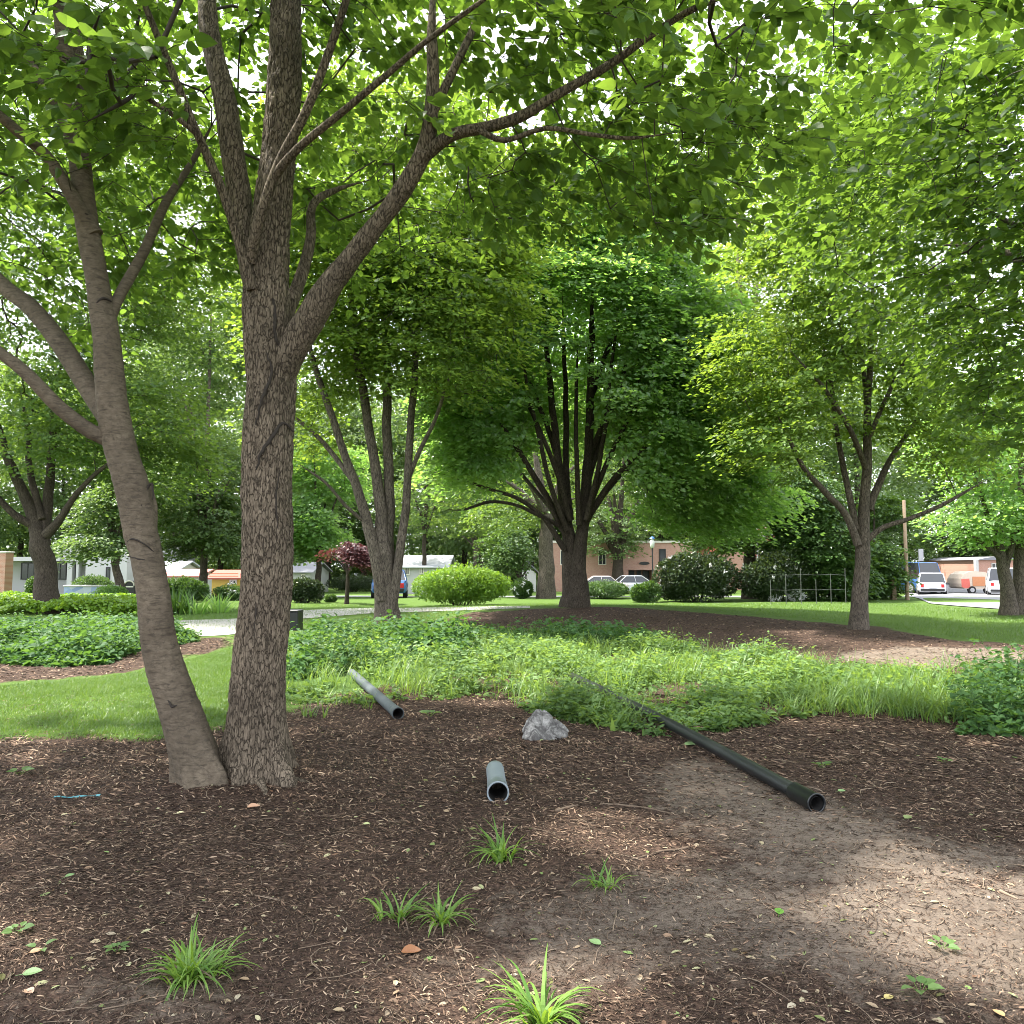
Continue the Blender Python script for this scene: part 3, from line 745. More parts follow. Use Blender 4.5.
bB = GP(259, 772); YB = bB[1]
limB = [LP((258, 772, 58.9), (261, 700, 53.2), (264, 600, 50.3), (266, 500, 50.3), (267, 420, 50.3), (267, 350, 49.4), (266, 300, 45.6), (270, 250, 40.9), (277, 170, 36.1), (283, 90, 34.2), (288, 10, 31.3), (290, -90, 26.6), (285, -220, 19.0), Y=YB),
        LP((270, 408, 20, YB + .04), (281, 366, 32.3, YB - .03), (318, 308, 26.6, YB - .1), (355, 255, 21.8, YB - .2), (392, 205, 19.0, YB - .3), (423, 152, 17.1, YB - .4), (432, 95, 14.2, YB - .45), (432, 30, 12.3, YB - .5), (436, -60, 9.5, YB - .5)),
        LP((421, 158, 15.2, YB - .4), (452, 135, 12.3, YB - .45), (485, 127, 11.4, YB - .55), (520, 116, 11.4, YB - .6), (560, 92, 9.5, YB - .65), (610, 64, 8.5, YB - .7), (650, 35, 7.6, YB - .8), (700, 6, 6.6, YB - .9), (780, -20, 4.8, YB - 1.0)),
        LP((262, 310, 28.5, YB + .05), (247, 250, 23.8, YB + .1), (236, 180, 22.8, YB + .15), (224, 110, 21.8, YB + .2), (212, 30, 19.9, YB + .25), (200, -70, 16.1, YB + .3)),
        LP((252, 290, 11.4, YB - .18), (240, 245, 10.4, YB - .25), (222, 190, 9.5, YB - .35), (196, 130, 8.5, YB - .45), (172, 70, 7.6, YB - .55), (145, 5, 6.6, YB - .65), (120, -60, 4.8, YB - .75)),
        LP((250, 262, 12.3, YB - .2), (258, 225, 11.4, YB - .3), (280, 165, 10.4, YB - .4), (305, 115, 9.5, YB - .5), (328, 55, 8.5, YB - .6), (348, -5, 7.6, YB - .7), (370, -80, 5.7, YB - .8)),
        LP((274, 178, 9.5, YB - .38), (300, 148, 8.5, YB - .5), (345, 110, 7.6, YB - .65), (390, 72, 6.6, YB - .8), (430, 38, 5.7, YB - .9), (480, 2, 4.8, YB - 1.0), (540, -40, 3.8, YB - 1.1)),
        LP((430, 118, 10.4, YB - .45), (455, 65, 8.5, YB - .4), (476, 20, 7.6, YB - .35), (495, -40, 5.7, YB - .3)),
        LP((478, 130, 6.6, YB - .55), (505, 140, 5.7, YB - .6), (545, 128, 4.8, YB - .7), (590, 134, 4.3, YB - .8), (630, 138, 3.8, YB - .9), (680, 132, 2.8, YB - 1.)),
        LP((196, 133, 6.6, YB - .45), (178, 118, 5.7, YB - .5), (150, 100, 4.8, YB - .6), (110, 75, 3.8, YB - .7), (70, 45, 3.3, YB - .8)),
        LP((280, 330, 17.1, YB + .2), (298, 290, 13.3, YB + .35), (310, 240, 10.4, YB + .5), (312, 205, 8.5, YB + .6), (335, 190, 6.6, YB + .8), (370, 180, 4.8, YB + 1.))]
sprB = sample_crown([((-1.4, 5.6, 7.4), (4.4, 4.6, 3.3), 1150), ((1.2, 5.6, 5.0), (2.3, 2.0, 1.15), 230), ((-.2, 3.6, 6.3), (2.6, 2.2, 1.5), 120)], clump=.42, cscale=.8, shell=.3)
def rejB(p):
    px, py, d = proj(p)
    low = np.interp(px, [-200, 150, 250, 330, 430, 520, 620, 720, 800, 900], [200, 160, 90, 130, 190, 240, 255, 215, 150, 20])
    ly = np.interp(px, [425, 485, 560, 610, 650, 700], [150, 127, 92, 64, 35, 6])
    front = (px > 420) & (px < 710) & (np.abs(py - ly) < 26) & (d < 6.6) & (rng.random(len(p)) < .85)
    return in_gap(p) | front | (d < 2.3) | ((py > low) & (d < 7.6)) | ((d < 3.6) & (py > 110)) | ((px > 195) & (px < 330) & (py > 40) & (d < 5.4)) | (p[:, 2] < 3.4)
T_B = make_tree("straight_tree", "big straight tree with deeply ridged brown bark, nearest the camera, its limb reaching right", limB, sprB, M['leaf_near'], M['bark_rough'],
                zmin=3.0, style='twig', n=27, R_=.42, size=.105, tmpl=HEART, step=.1, trunk_sides=20, twig_r=.0035, reject=rejB, flat=.45,
                hi={0: bark_tube(.015, 200, .009, 'ridged'), 1: bark_tube(.008, 70, .012, 'smooth'), 3: bark_tube(.010, 60, .015, 'smooth')}, flare=1.12, roots=((5.0, .40, .035), (5.9, .45, .03)))

def scar(root, limb, pp, r):
    """a dark raised seam in the bark along pixels on the trunk's near side"""
    pts, rad = smooth_path(*limb, .03); out = []
    for px, py in pp:
        c = np.argmin(np.abs(proj(pts)[1] - py)); q_ = P(px, py, pts[c][1] - rad[c] * .6); dx = np.clip((q_[0] - pts[c][0]) / rad[c], -.97, .97)
        q_ = P(px, py, pts[c][1] - rad[c] * math.sqrt(1 - dx * dx)); out.append(q_)
    o_, rr = smooth_path(np.array(out), np.full(len(out), r), .02); t = np.linspace(0, 1, len(o_))
    w = (np.stack([vnoise(o_ * 40 + 9 * k) for k in range(3)], 1) - .5) * r * 1.2
    MB().tube(o_ + w, r * (.35 + .65 * np.sin(t * 3.14)), 8, 0, .5).build("bark_seam", M['bark_seam'], root)
M['bark_seam'] = plain_mat("bark_seam", (.030, .024, .019), .95, var=.5, scale=40, bump=.6)
for pp, r in [([(266, 352), (272, 372), (262, 400), (256, 425)], .012), ([(294, 432), (284, 423), (274, 434), (262, 452), (256, 470)], .014), ([(262, 262), (266, 285), (274, 305), (276, 340), (286, 352)], .014), ([(280, 470), (276, 500), (279, 540)], .006), ([(252, 560), (256, 600), (254, 640)], .006)]: scar(T_B, limB[0], pp, r)
for pp, r in [([(124, 545), (133, 539), (146, 545), (154, 552)], .007), ([(128, 556), (140, 559), (156, 562)], .007), ([(141, 506), (145, 492), (152, 484), (153, 500)], .010), ([(96, 303), (104, 298), (112, 302)], .010), ([(97, 343), (101, 340), (105, 343)], .014), ([(103, 415), (112, 432), (122, 448)], .009), ([(140, 590), (146, 587), (151, 589)], .010), ([(168, 700), (172, 707), (177, 705)], .010), ([(78, 218), (85, 214), (94, 219)], .011)]: scar(T_A, limA[0], pp, r)

# ---- the tree outside the right edge whose branches hang into the picture
def fan_limbs(b, n, h0, h1, spread, r0, seed, forkz=None, up=1.0):
    """trunk of a tree that is mostly hidden: a stem and n curved main limbs"""
    rs = np.random.default_rng(seed); b = np.array(b, float)
    top = b + np.array([rs.normal() * .3, rs.normal() * .3, h1 * .9])
    lim = [(np.array([b, b + [rs.normal() * .05, rs.normal() * .05, h0 * .6], b + (top - b) * .45, top]), np.array([r0, r0 * .85, r0 * .6, r0 * .15]))]
    for k in range(n):
        a = k / n * 6.283 + rs.random() * .8; z0 = h0 * (.8 + .5 * rs.random()) + (h1 - h0) * .35 * rs.random()
        o = b + np.array([0, 0, z0]); e = np.array([math.cos(a), math.sin(a), 0]) * spread * (.6 + .4 * rs.random())
        zz = (h1 - z0) * (.3 + .4 * rs.random()) * up
        lim.append((np.array([o, o + e * .3 + [0, 0, zz * .45], o + e * .65 + [0, 0, zz * .8], o + e + [0, 0, zz]]), np.array([r0 * .45, r0 * .33, r0 * .2, r0 * .08])))
    return lim
bR = np.array([9.4, 10.5, float(gsurf(9.4, 10.5))])
limR = fan_limbs(bR, 9, 2.6, 10.5, 4.6, .24, 3)
sprR = sample_crown([((8.2, 9.8, 6.9), (4.8, 4.6, 3.9), 1150), ((6.0, 8.6, 6.2), (2.6, 2.8, 2.2), 320), ((5.6, 6.3, 5.6), (2.6, 2.0, 1.3), 160), ((6.6, 8.2, 3.7), (1.6, 2.0, 1.0), 110)], clump=.42, cscale=.7, shell=.4)
def rejR(p):
    px, py, d = proj(p)
    low = np.interp(px, [700, 800, 880, 960, 1030, 1200], [150, 230, 320, 420, 520, 560])
    return in_gap(p) | (d < 2.5) | (py > low) & (d > 0) & (px < 1300) | (p[:, 2] < 2.4) | ((px < 760) & (py > 60))
T_R = make_tree("overhanging_tree", "dark leafy branches of the tree beyond the right edge, hanging over the parked vehicles", limR, sprR, M['leaf_near'], M['bark_mid'], zmin=2.0,
                style='twig', n=27, R_=.5, size=.105, tmpl=HEART, twig_r=.0035, reject=rejR, flat=.45, droop=.35)

# ---- multi-stem tree left of the centre
YC = GP(384, 629)[1]
limC = [LP((385, 629, 24), (385, 590, 21), (384, 560, 20), (381, 520, 12), (374, 460, 10), (366, 410, 9), (356, 340, 8), (350, 280, 6), (345, 200, 4), Y=YC),
        LP((382, 600, 14, YC - .15), (376, 555, 12, YC - .2), (362, 505, 10, YC - .3), (345, 455, 8, YC - .4), (328, 405, 7, YC - .6), (310, 350, 5, YC - .8), (298, 280, 3, YC - 1)),
        LP((388, 600, 14, YC + .1), (389, 545, 11, YC + .1), (388, 470, 10, YC + .2), (387, 400, 9, YC + .2), (386, 330, 8, YC + .3), (388, 250, 5, YC + .3)),
        LP((391, 608, 11, YC - .1), (399, 560, 9, YC - .1), (406, 500, 8, YC - .1), (410, 440, 7.5, YC - .2), (414, 380, 7, YC - .2), (418, 310, 5, YC - .3), (424, 230, 3, YC - .4)),
        LP((408, 480, 5, YC), (420, 450, 4.5, YC - .3), (435, 420, 4, YC - .5), (445, 390, 3.5, YC - .8), (455, 360, 3, YC - 1)),
        LP((352, 480, 5, YC - .3), (330, 450, 5, YC), (310, 430, 4, YC + .3), (290, 415, 4, YC + .6), (270, 405, 3, YC + 1)),
        LP((362, 520, 4, YC - .3), (345, 505, 3.5, YC - .6), (325, 482, 3, YC - .9), (300, 465, 3, YC - 1.2))]
sprC = sample_crown([(P(385, 215, YC), (3.6, 3.4, 4.2), 1200), (P(330, 300, YC - .3), (2.2, 2.6, 2.6), 420), (P(440, 300, YC - 1.2), (2.4, 2.6, 2.6), 480), (P(310, 420, YC + 1), (1.8, 2, 1.0), 70), (P(420, 190, YC - 1.5), (4.0, 3.0, 2.6), 300)], clump=.48, cscale=.85, shell=.5)
def rejC(p):
    px, py, d = proj(p); return (py > 400 + 60 * (np.abs(px - 385) > 50)) & (px > 330) & (px < 440) | (py > 500)
T_C = make_tree("multi_stem_tree", "multi stemmed grey brown tree rising from the weed bed right of the straight trunk", limC, sprC, M['leaf_bright'], M['bark_mid'], zmin=4,
                n=34, R_=.62, size=.13, reject=rejC)

# ---- the dark maple on its mulch mound
YM = MAPLE[1]
def MP(*pp): return LP(*pp, Y=YM)
limM = [MP((573, 606, 21.6), (572, 580, 18.9), (569, 545, 14.4), (563, 500, 9.6), (557, 450, 8.0), (551, 395, 6.4), (546, 340, 4.8), (543, 290, 3.2)),
        LP((576, 606, 19.8, YM - .2), (578, 570, 16.2, YM - .2), (582, 530, 12.0, YM - .2), (587, 480, 10.4, YM - .2), (589, 430, 8.8, YM - .2), (591, 370, 7.2, YM - .2), (592, 310, 5.6, YM), (593, 260, 3.2, YM)),
        LP((570, 520, 8.0, YM), (566, 470, 6.4, YM + .2), (566, 410, 5.6, YM + .3), (564, 350, 4.0, YM + .4), (562, 290, 2.4, YM + .4)),
        LP((566, 535, 7.2, YM - .2), (548, 500, 6.4, YM - .5), (528, 465, 5.6, YM - .9), (505, 430, 4.0, YM - 1.3), (482, 395, 3.2, YM - 1.7), (462, 360, 2.4, YM - 2)),
        LP((565, 550, 6.3, YM - .2), (545, 520, 4.8, YM - .7), (520, 500, 4.0, YM - 1.2), (492, 490, 3.2, YM - 1.7), (455, 478, 2.4, YM - 2.2), (425, 470, 2.0, YM - 2.6)),
        LP((565, 528, 4.8, YM - .2), (540, 516, 4.0, YM - .8), (515, 505, 3.2, YM - 1.3), (490, 502, 3.2, YM - 1.8), (462, 510, 2.4, YM - 2.3), (440, 508, 1.6, YM - 2.6)),
        LP((586, 520, 8.0, YM - .2), (605, 490, 6.4, YM - .6), (622, 470, 5.2, YM - 1), (640, 452, 4.0, YM - 1.4), (665, 425, 3.2, YM - 1.8), (695, 400, 2.4, YM - 2.1)),
        LP((588, 480, 7.2, YM - .2), (600, 440, 6.4, YM), (616, 395, 5.6, YM + .2), (632, 350, 4.0, YM + .4), (655, 300, 3.2, YM + .6)),
        LP((589, 460, 6.4, YM), (604, 420, 5.6, YM - .5), (625, 380, 4.8, YM - 1), (655, 340, 4.0, YM - 1.5), (690, 305, 2.4, YM - 2)),
        LP((558, 460, 5.6, YM), (545, 420, 4.8, YM + .3), (525, 370, 4.0, YM + .6), (505, 320, 3.2, YM + .9), (490, 270, 2.4, YM + 1)),
        LP((590, 400, 5.6, YM), (612, 340, 4.8, YM + .8), (645, 285, 3.2, YM + 1.4), (670, 250, 2.4, YM + 1.8)),
        LP((578, 545, 6.3, YM), (560, 520, 4.8, YM + 1.2), (535, 490, 4.0, YM + 2.2), (500, 450, 3.2, YM + 3)),
        LP((582, 530, 6.4, YM), (600, 500, 4.8, YM + 1.2), (630, 465, 4.0, YM + 2.4), (670, 430, 3.2, YM + 3.4)),
        MP((567, 530, 6, YM - .4), (552, 490, 5, YM - .9), (540, 440, 4.5, YM - 1.3), (528, 390, 3.5, YM - 1.6), (520, 330, 2.5, YM - 1.8)),
        MP((570, 520, 6, YM - .4), (556, 470, 5, YM - .8), (535, 420, 4, YM - 1.2), (508, 365, 3, YM - 1.5)),
        MP((586, 520, 6, YM - .5), (598, 470, 5, YM - 1), (606, 420, 4.5, YM - 1.3), (612, 360, 3.5, YM - 1.5), (622, 300, 2.5, YM - 1.6)),
        MP((588, 510, 6, YM - .5), (606, 465, 5, YM - .9), (628, 420, 4, YM - 1.3), (655, 375, 3, YM - 1.7)),
        MP((579, 525, 6, YM - .5), (577, 470, 5, YM - .8), (576, 410, 4, YM - .9), (578, 340, 3, YM - 1))]
sprM = sample_crown([(P(690, 500, YM), (3.6, 2.6, 1.0), 230), (P(500, 395, YM - 3.2), (2.5, .9, 2.6), 230), (P(650, 385, YM - 3.6), (3.0, .9, 2.9), 300), (P(585, 290, YM - 3.4), (2.8, .9, 1.3), 130), (P(592, 330, YM), (4.8, 4.4, 4.4), 1500), (P(590, 225, YM), (3.8, 3.4, 2.6), 700), (P(500, 380, YM - .6), (2.6, 3.0, 3.0), 560), (P(690, 390, YM - .6), (2.6, 3.2, 3.2), 700),
                     (P(650, 440, YM - 1), (3.2, 3.2, 1.7), 300), (P(480, 455, YM - 1.2), (1.8, 2.4, 1.3), 150), (P(715, 490, YM - .5), (1.7, 2.6, 1.2), 130)], layered=.8, clump=.40, cscale=.5, shell=.85)
def rejM(p):
    px, py, d = proj(p)
    lo = np.interp(px, [430, 480, 520, 560, 610, 660, 700, 770], [505, 500, 455, 330, 420, 530, 552, 545])
    core = (np.abs(px - 575) < 80 - .12 * np.abs(py - 430)) & (py > 290) & (d < YM - .3) & (rng.random(len(p)) < .78)
    return (py > lo) & (d < YM + 2.0) | (py > 556) | core
T_M = make_tree("dark_maple", "dark green broad maple with many fanned limbs on the mulch mound in the middle", limM, sprM, M['leaf_maple'], M['bark_dark'], zmin=2.6,
                n=46, R_=.62, size=.165, reject=rejM, droop=.4, flat=.3, flare=1.6, tilt=.9)

# ---- bright young tree on the right
YD = GP(858, 629)[1]
limD = [LP((858, 629, 17), (861, 590, 15), (863, 550, 14), (865, 500, 10), (867, 440, 8), (869, 380, 6), (872, 300, 4), (875, 220, 2.5), Y=YD),
        LP((858, 545, 8, YD - .1), (846, 515, 7, YD - .2), (825, 492, 6, YD - .4), (805, 470, 5, YD - .6), (790, 440, 4, YD - .8), (770, 400, 3, YD - 1)),
        LP((857, 530, 7, YD), (846, 480, 6, YD + .2), (838, 440, 5, YD + .4), (832, 390, 4, YD + .6), (820, 330, 3, YD + .8)),
        LP((868, 540, 6, YD), (885, 527, 5, YD - .2), (912, 518, 4.5, YD - .4), (940, 506, 4, YD - .7), (965, 492, 3, YD - 1), (990, 478, 2, YD - 1.2)),
        LP((869, 510, 8, YD), (880, 480, 7, YD + .1), (893, 455, 5, YD + .3), (910, 430, 4, YD + .5), (935, 390, 3, YD + .7)),
        LP((866, 470, 6, YD), (850, 430, 5, YD - .6), (825, 390, 4, YD - 1.2), (790, 350, 3, YD - 1.7)),
        LP((868, 440, 5, YD), (890, 390, 4, YD - .5), (920, 330, 3, YD - 1)),
        LP((868, 420, 5, YD), (860, 350, 4, YD + .8), (840, 280, 3, YD + 1.2))]
sprD = sample_crown([(P(855, 290, YD), (3.5, 3.3, 3.9), 850), (P(790, 330, YD - .6), (2.1, 2.2, 2.8), 360), (P(880, 150, YD), (2.7, 2.4, 2.2), 330), (P(800, 440, YD - .8), (1.9, 1.8, 1.0), 110), (P(930, 420, YD), (2.2, 2.2, 1.5), 200), (P(800, 190, YD), (1.6, 2, 2.0), 160)], clump=.50, cscale=.9, shell=.5, layered=.6)
def rejD(p):
    px, py, d = proj(p)
    return (py > 490) | ((py > 440) & (np.abs(px - 862) < 60)) | ((py > 380) & (np.abs(px - 862) < 35) & (rng.random(len(p)) < .6))
T_D = make_tree("young_tree", "young tree with yellow green sunlit leaves at the right edge of the mulch mound", limD, sprD, M['leaf_bright'], M['bark_mid'], zmin=3.2,
                n=32, R_=.58, size=.125, reject=rejD)

# ---- smaller and farther trees, each a thing
def px_tree(name, label, px, py, wpx, crown, leaf, bark, limbs=5, seed=1, forkpx=None, n=30, group=None, size=.16, R_=.7, lean=0, layered=0, clump=.46, rej=None, tipY=None, spread=None):
    b = GP(px, py); Yb = b[1]; r0 = wpx * Yb / F / 2
    ells = []
    for (cx_, cy_, rx, ry, cnt, dy) in crown:
        c = P(cx_, cy_, Yb + dy); ells.append((c, (rx * Yb / F, rx * Yb / F, ry * Yb / F), cnt))
    top = max(e[0][2] + e[1][2] * .6 for e in ells); fz = (P(px, forkpx, Yb)[2] if forkpx else b[2] + (top - b[2]) * .3)
    rs = np.random.default_rng(seed)
    tp = np.array([ells[0][0][0], Yb, top])
    f = np.array([b[0] + lean, Yb, fz])
    lim = [(np.array([b, b * .45 + f * .55 + [lean * .1, 0, 0], f, f * .5 + tp * .5, tp]), np.array([r0, r0 * .88, r0 * .75, r0 * .4, r0 * .1]))]
    sp = spread or ells[0][1][0] * .75
    for k in range(limbs):
        a = k / limbs * 6.283 + rs.random(); o = b + (f - b) * (.85 + .25 * rs.random()); e = np.array([math.cos(a), math.sin(a) * .8, 0]) * sp * (.6 + .5 * rs.random())
        zz = (top - fz) * (.25 + .45 * rs.random())
        lim.append((np.array([o, o + e * .25 + [0, 0, zz * .4], o + e * .6 + [0, 0, zz * .8], o + e + [0, 0, zz]]), np.array([r0 * .5, r0 * .36, r0 * .24, r0 * .08])))
    return make_tree(name, label, lim, sample_crown(ells, clump=clump, cscale=.5, layered=layered), leaf, bark, group=group, zmin=fz - .3, n=n, size=size, R_=R_, trunk_sides=12, step=.4, reject=rej)

# left: dark forked trunk standing in the lime ground cover (limbs as in the photo)
bE = GP(48, 613); YE = bE[1]
limE = [LP((48, 613, 22), (46, 580, 20), (42, 548, 19), (36, 525, 13), (22, 490, 10), (5, 450, 8), (-10, 400, 6), (-20, 340, 4), Y=YE),
        LP((43, 545, 14, YE), (47, 510, 10, YE + .3), (51, 470, 8, YE + .5), (53, 430, 7, YE + .6), (52, 380, 5, YE + .8)),
        LP((46, 535, 10, YE - .1), (62, 515, 7, YE - .3), (80, 490, 5, YE - .6), (100, 470, 4, YE - .9), (130, 450, 3, YE - 1.2)),
        LP((42, 520, 8, YE), (30, 470, 6, YE + .5), (28, 430, 5, YE + .8), (20, 390, 4, YE + 1)),
        LP((38, 528, 9, YE), (15, 515, 7, YE - .4), (-10, 490, 5, YE - .8), (-40, 460, 4, YE - 1.2))]
def rejE(p):
    px, py, d = proj(p); return (py > np.interp(px, [-100, 0, 60, 150, 240], [540, 500, 470, 505, 470])) | (d < 13)
make_tree("forked_tree", "dark trunked tree forking low at far left, rising from the leafy ground cover bed", limE,
          sample_crown([(P(20, 400, YE), (4.4, 3.6, 3.3), 420), (P(120, 420, YE + 1), (3.2, 3, 2.4), 300), (P(60, 260, YE), (4.5, 3.5, 3.5), 520), (P(60, 120, YE), (5, 4, 4), 420), (P(175, 235, YE + 2), (3.4, 3.5, 4.2), 420), (P(170, 470, YE + 2), (1.8, 2, 1.2), 110)], clump=.45, cscale=.5),
          M['leaf_mid'], M['bark_dark'], zmin=2.2, n=32, R_=.65, size=.15, reject=rejE)
# right edge: pair of trunks
bF = GP(1012, 615); YF = bF[1]
limF = [LP((1007, 615, 15), (1006, 585, 12), (1003, 560, 10), (995, 535, 7), (985, 510, 5), (975, 470, 3), Y=YF),
        LP((1019, 615, 15, YF + .1), (1020, 580, 12, YF + .1), (1021, 530, 10, YF + .1), (1022, 470, 7, YF), (1020, 400, 4, YF)),
        LP((1006, 570, 6, YF), (1012, 545, 5, YF - .2), (1018, 520, 4, YF - .4)), LP((1003, 560, 6, YF), (985, 545, 4, YF - .3), (965, 530, 3, YF - .5), (948, 518, 2, YF - .8))]
make_tree("twin_stem_tree", "twin stemmed tree cut by the right edge, in front of the silver van", limF,
          sample_crown([(P(1030, 430, YF), (3.6, 3.2, 3.0), 520), (P(985, 515, YF - .4), (1.9, 1.8, .95), 120), (P(1060, 520, YF), (2, 2, 1.2), 90)], clump=.44, cscale=.5), M['leaf_maple'], M['bark_mid'], zmin=2.3, n=32, R_=.6, size=.14,
          reject=lambda p: proj(p)[1] > np.interp(proj(p)[0], [930, 960, 1000, 1060], [520, 548, 555, 580]))

px_tree("broadleaf_tree", "thick grey trunk standing just behind the left of the dark maple", 546, 598.5, 17, [(530, 470, 75, 70, 260, 2), (500, 520, 50, 25, 80, 1)], M['leaf_mid'], M['bark_mid'], seed=4, forkpx=520, rej=lambda p: proj(p)[1] > 528)
px_tree("broadleaf_tree", "wide forked tree before the brick building, right of the dark maple trunk", 618, 592, 13, [(625, 505, 66, 36, 300, 0), (640, 470, 80, 40, 200, 2), (610, 545, 34, 12, 90, -.5)], M['leaf_far'], M['bark_dark'], seed=9, forkpx=560, limbs=6, size=.2, rej=lambda p: proj(p)[1] > 558)
px_tree("broadleaf_tree", "tree with a stout trunk right of the dark round shrub and before the flag", 750, 599, 14, [(740, 470, 70, 50, 300, 0), (700, 510, 45, 22, 110, -1), (775, 500, 40, 24, 100, -1), (715, 540, 36, 14, 120, -1), (750, 330, 75, 110, 620, 3), (705, 150, 85, 90, 520, 5)], M['leaf_mid'], M['bark_mid'], seed=14, forkpx=528, limbs=5, size=.17, rej=lambda p: proj(p)[1] > 558)
px_tree("broadleaf_tree", "pale green spreading tree seen between the leaning trunk and the straight trunk", 203, 597, 9, [(205, 520, 50, 32, 300, 0), (175, 545, 32, 14, 70, -.5), (235, 545, 30, 14, 70, -.5), (210, 470, 45, 35, 170, 1), (195, 330, 78, 105, 620, 2), (120, 420, 60, 60, 250, 3)], M['leaf_far'], M['bark_mid'], seed=21, forkpx=556, limbs=6, size=.2, rej=lambda p: proj(p)[1] > 564)
px_tree("broadleaf_tree", "slim leaning tree before the white building, its foot behind the lime ground cover", 124, 600, 9, [(108, 515, 34, 28, 150, 0), (92, 546, 30, 13, 80, -1.5), (150, 480, 40, 30, 150, 1)], M['leaf_far'], M['bark_mid'], seed=25, forkpx=560, lean=-.5, limbs=5, size=.19, rej=lambda p: proj(p)[1] > 556)
px_tree("broadleaf_tree", "slender dark trunk rising behind the left end of the lime shrub", 424, 594, 5, [(430, 500, 45, 40, 220, 0), (455, 450, 45, 35, 160, 2)], M['leaf_mid'], M['bark_dark'], seed=31, forkpx=530, size=.2, rej=lambda p: proj(p)[1] > 545)
px_tree("broadleaf_tree", "thin reddish trunk rising behind the right end of the lime shrub", 475, 592, 4.5, [(478, 510, 40, 30, 200, 0)], M['leaf_mid'], M['bark_mid'], seed=33, forkpx=548, size=.2, rej=lambda p: proj(p)[1] > 553)
px_tree("broadleaf_tree", "blue green bushy tree filling the gap above the purple leaved tree", 318, 598, 7, [(312, 525, 34, 34, 330, 0), (330, 470, 42, 36, 250, 1)], M['leaf_maple'], M['bark_dark'], seed=35, forkpx=560, size=.2, rej=lambda p: proj(p)[1] > 572)
px_tree("broadleaf_tree", "bushy tree with low foliage standing right of the lime shrub behind", 520, 596, 5, [(505, 550, 24, 26, 230, 0)], M['leaf_shrub'], M['bark_dark'], seed=36, forkpx=580, size=.16)
px_tree("purple_tree", "small purple leaved tree on a thin dark stem by the grey road", 347, 604, 4.5, [(343, 558, 31, 15, 260, 0), (338, 551, 22, 12, 60, 0)], M['leaf_purple'], M['bark_dark'], seed=41, forkpx=572, limbs=6, size=.13, R_=.5, n=24)
px_tree("conifer_like_tree", "dense dark evergreen with drooping boughs behind the wire fence", 815, 600, 8, [(815, 545, 46, 44, 620, 0), (795, 500, 45, 30, 260, 0), (838, 575, 34, 24, 240, -.6)], M['leaf_shrub'], M['bark_dark'], seed=51, forkpx=575, size=.17, layered=.7, clump=.4)
px_tree("conifer_like_tree", "dense dark evergreen partly hidden behind the young tree's trunk", 876, 599, 7, [(876, 565, 22, 30, 240, 0), (885, 520, 30, 28, 170, 1)], M['leaf_shrub'], M['bark_dark'], seed=52, forkpx=580, size=.17, layered=.7)

# far woods that close the view: one mass
wm = MB()
rs = np.random.default_rng(77)
spots = []
for k in range(46):
    a = -56 + 112 * (k + rs.random() * .6) / 46; d = 66 + 22 * rs.random()
    px_ = 512 + F * math.tan(R(a))
    if 535 < px_ < 760 or -20 < px_ < 140: d = 78 + 10 * rs.random()
    if 890 < px_ < 1060: d = 84 + 10 * rs.random()
    spots.append((d * math.tan(R(a)), d, 19 + 8 * rs.random(), 5.2 + 2.0 * rs.random(), 1))
for k in range(16): spots.append((-75 + 10 * k + rs.normal() * 2, 112 + 12 * rs.random(), 26 + 6 * rs.random(), 8 + 2 * rs.random(), 1))
for k in range(70):          # the bushes under them
    a = -50 + 100 * (k + rs.random()) / 70; d = 90 + 14 * rs.random(); spots.append((d * math.tan(R(a)), d, 4 + 3.5 * rs.random(), 3 + 1.5 * rs.random(), 0))
for (tx, ty, th, tr, tall) in spots:
    zb = float(gsurf(tx, ty))
    if tall: wm.tube([(tx, ty, zb - .2), (tx + .2, ty, zb + th * .35), (tx, ty, zb + th * .8)], [.34, .26, .06], 7, 1)
    cz_, hz_ = (.56, .46) if tall else (.45, .55)
    pts = sample_crown([((tx, ty, zb + th * cz_), (tr, tr, th * hz_), 540 if tall else 150)], clump=.43, cscale=.35, shell=.7)
    K = 26; p = pts[:, None] + rng.normal(size=(len(pts), K, 3)) * np.array([.55, .55, .22]); p = p.reshape(-1, 3); p = p[p[:, 2] > zb]
    d = p - np.array([tx, ty, zb + th * .5]); d[:, 2] = -.3 * np.abs(d[:, 2]); d = norm(d) + rng.normal(size=d.shape) * .5
    cl = np.clip(fbm(p * .8, 2) * .7 + rng.random(len(p)) * .5 - .1, 0, 1)
    wm.leaves(p, d, np.array([0, 0, 1.]) + rng.normal(size=p.shape) * .45, .34 * (.6 + .7 * rng.random(len(p))), KITE, 0, cl)
o = wm.build("woods", [M['leaf_far'], M['bark_dark']])
tag(o, "pale green mass of distant trees closing the view behind the buildings and the road", "woods", kind='stuff')

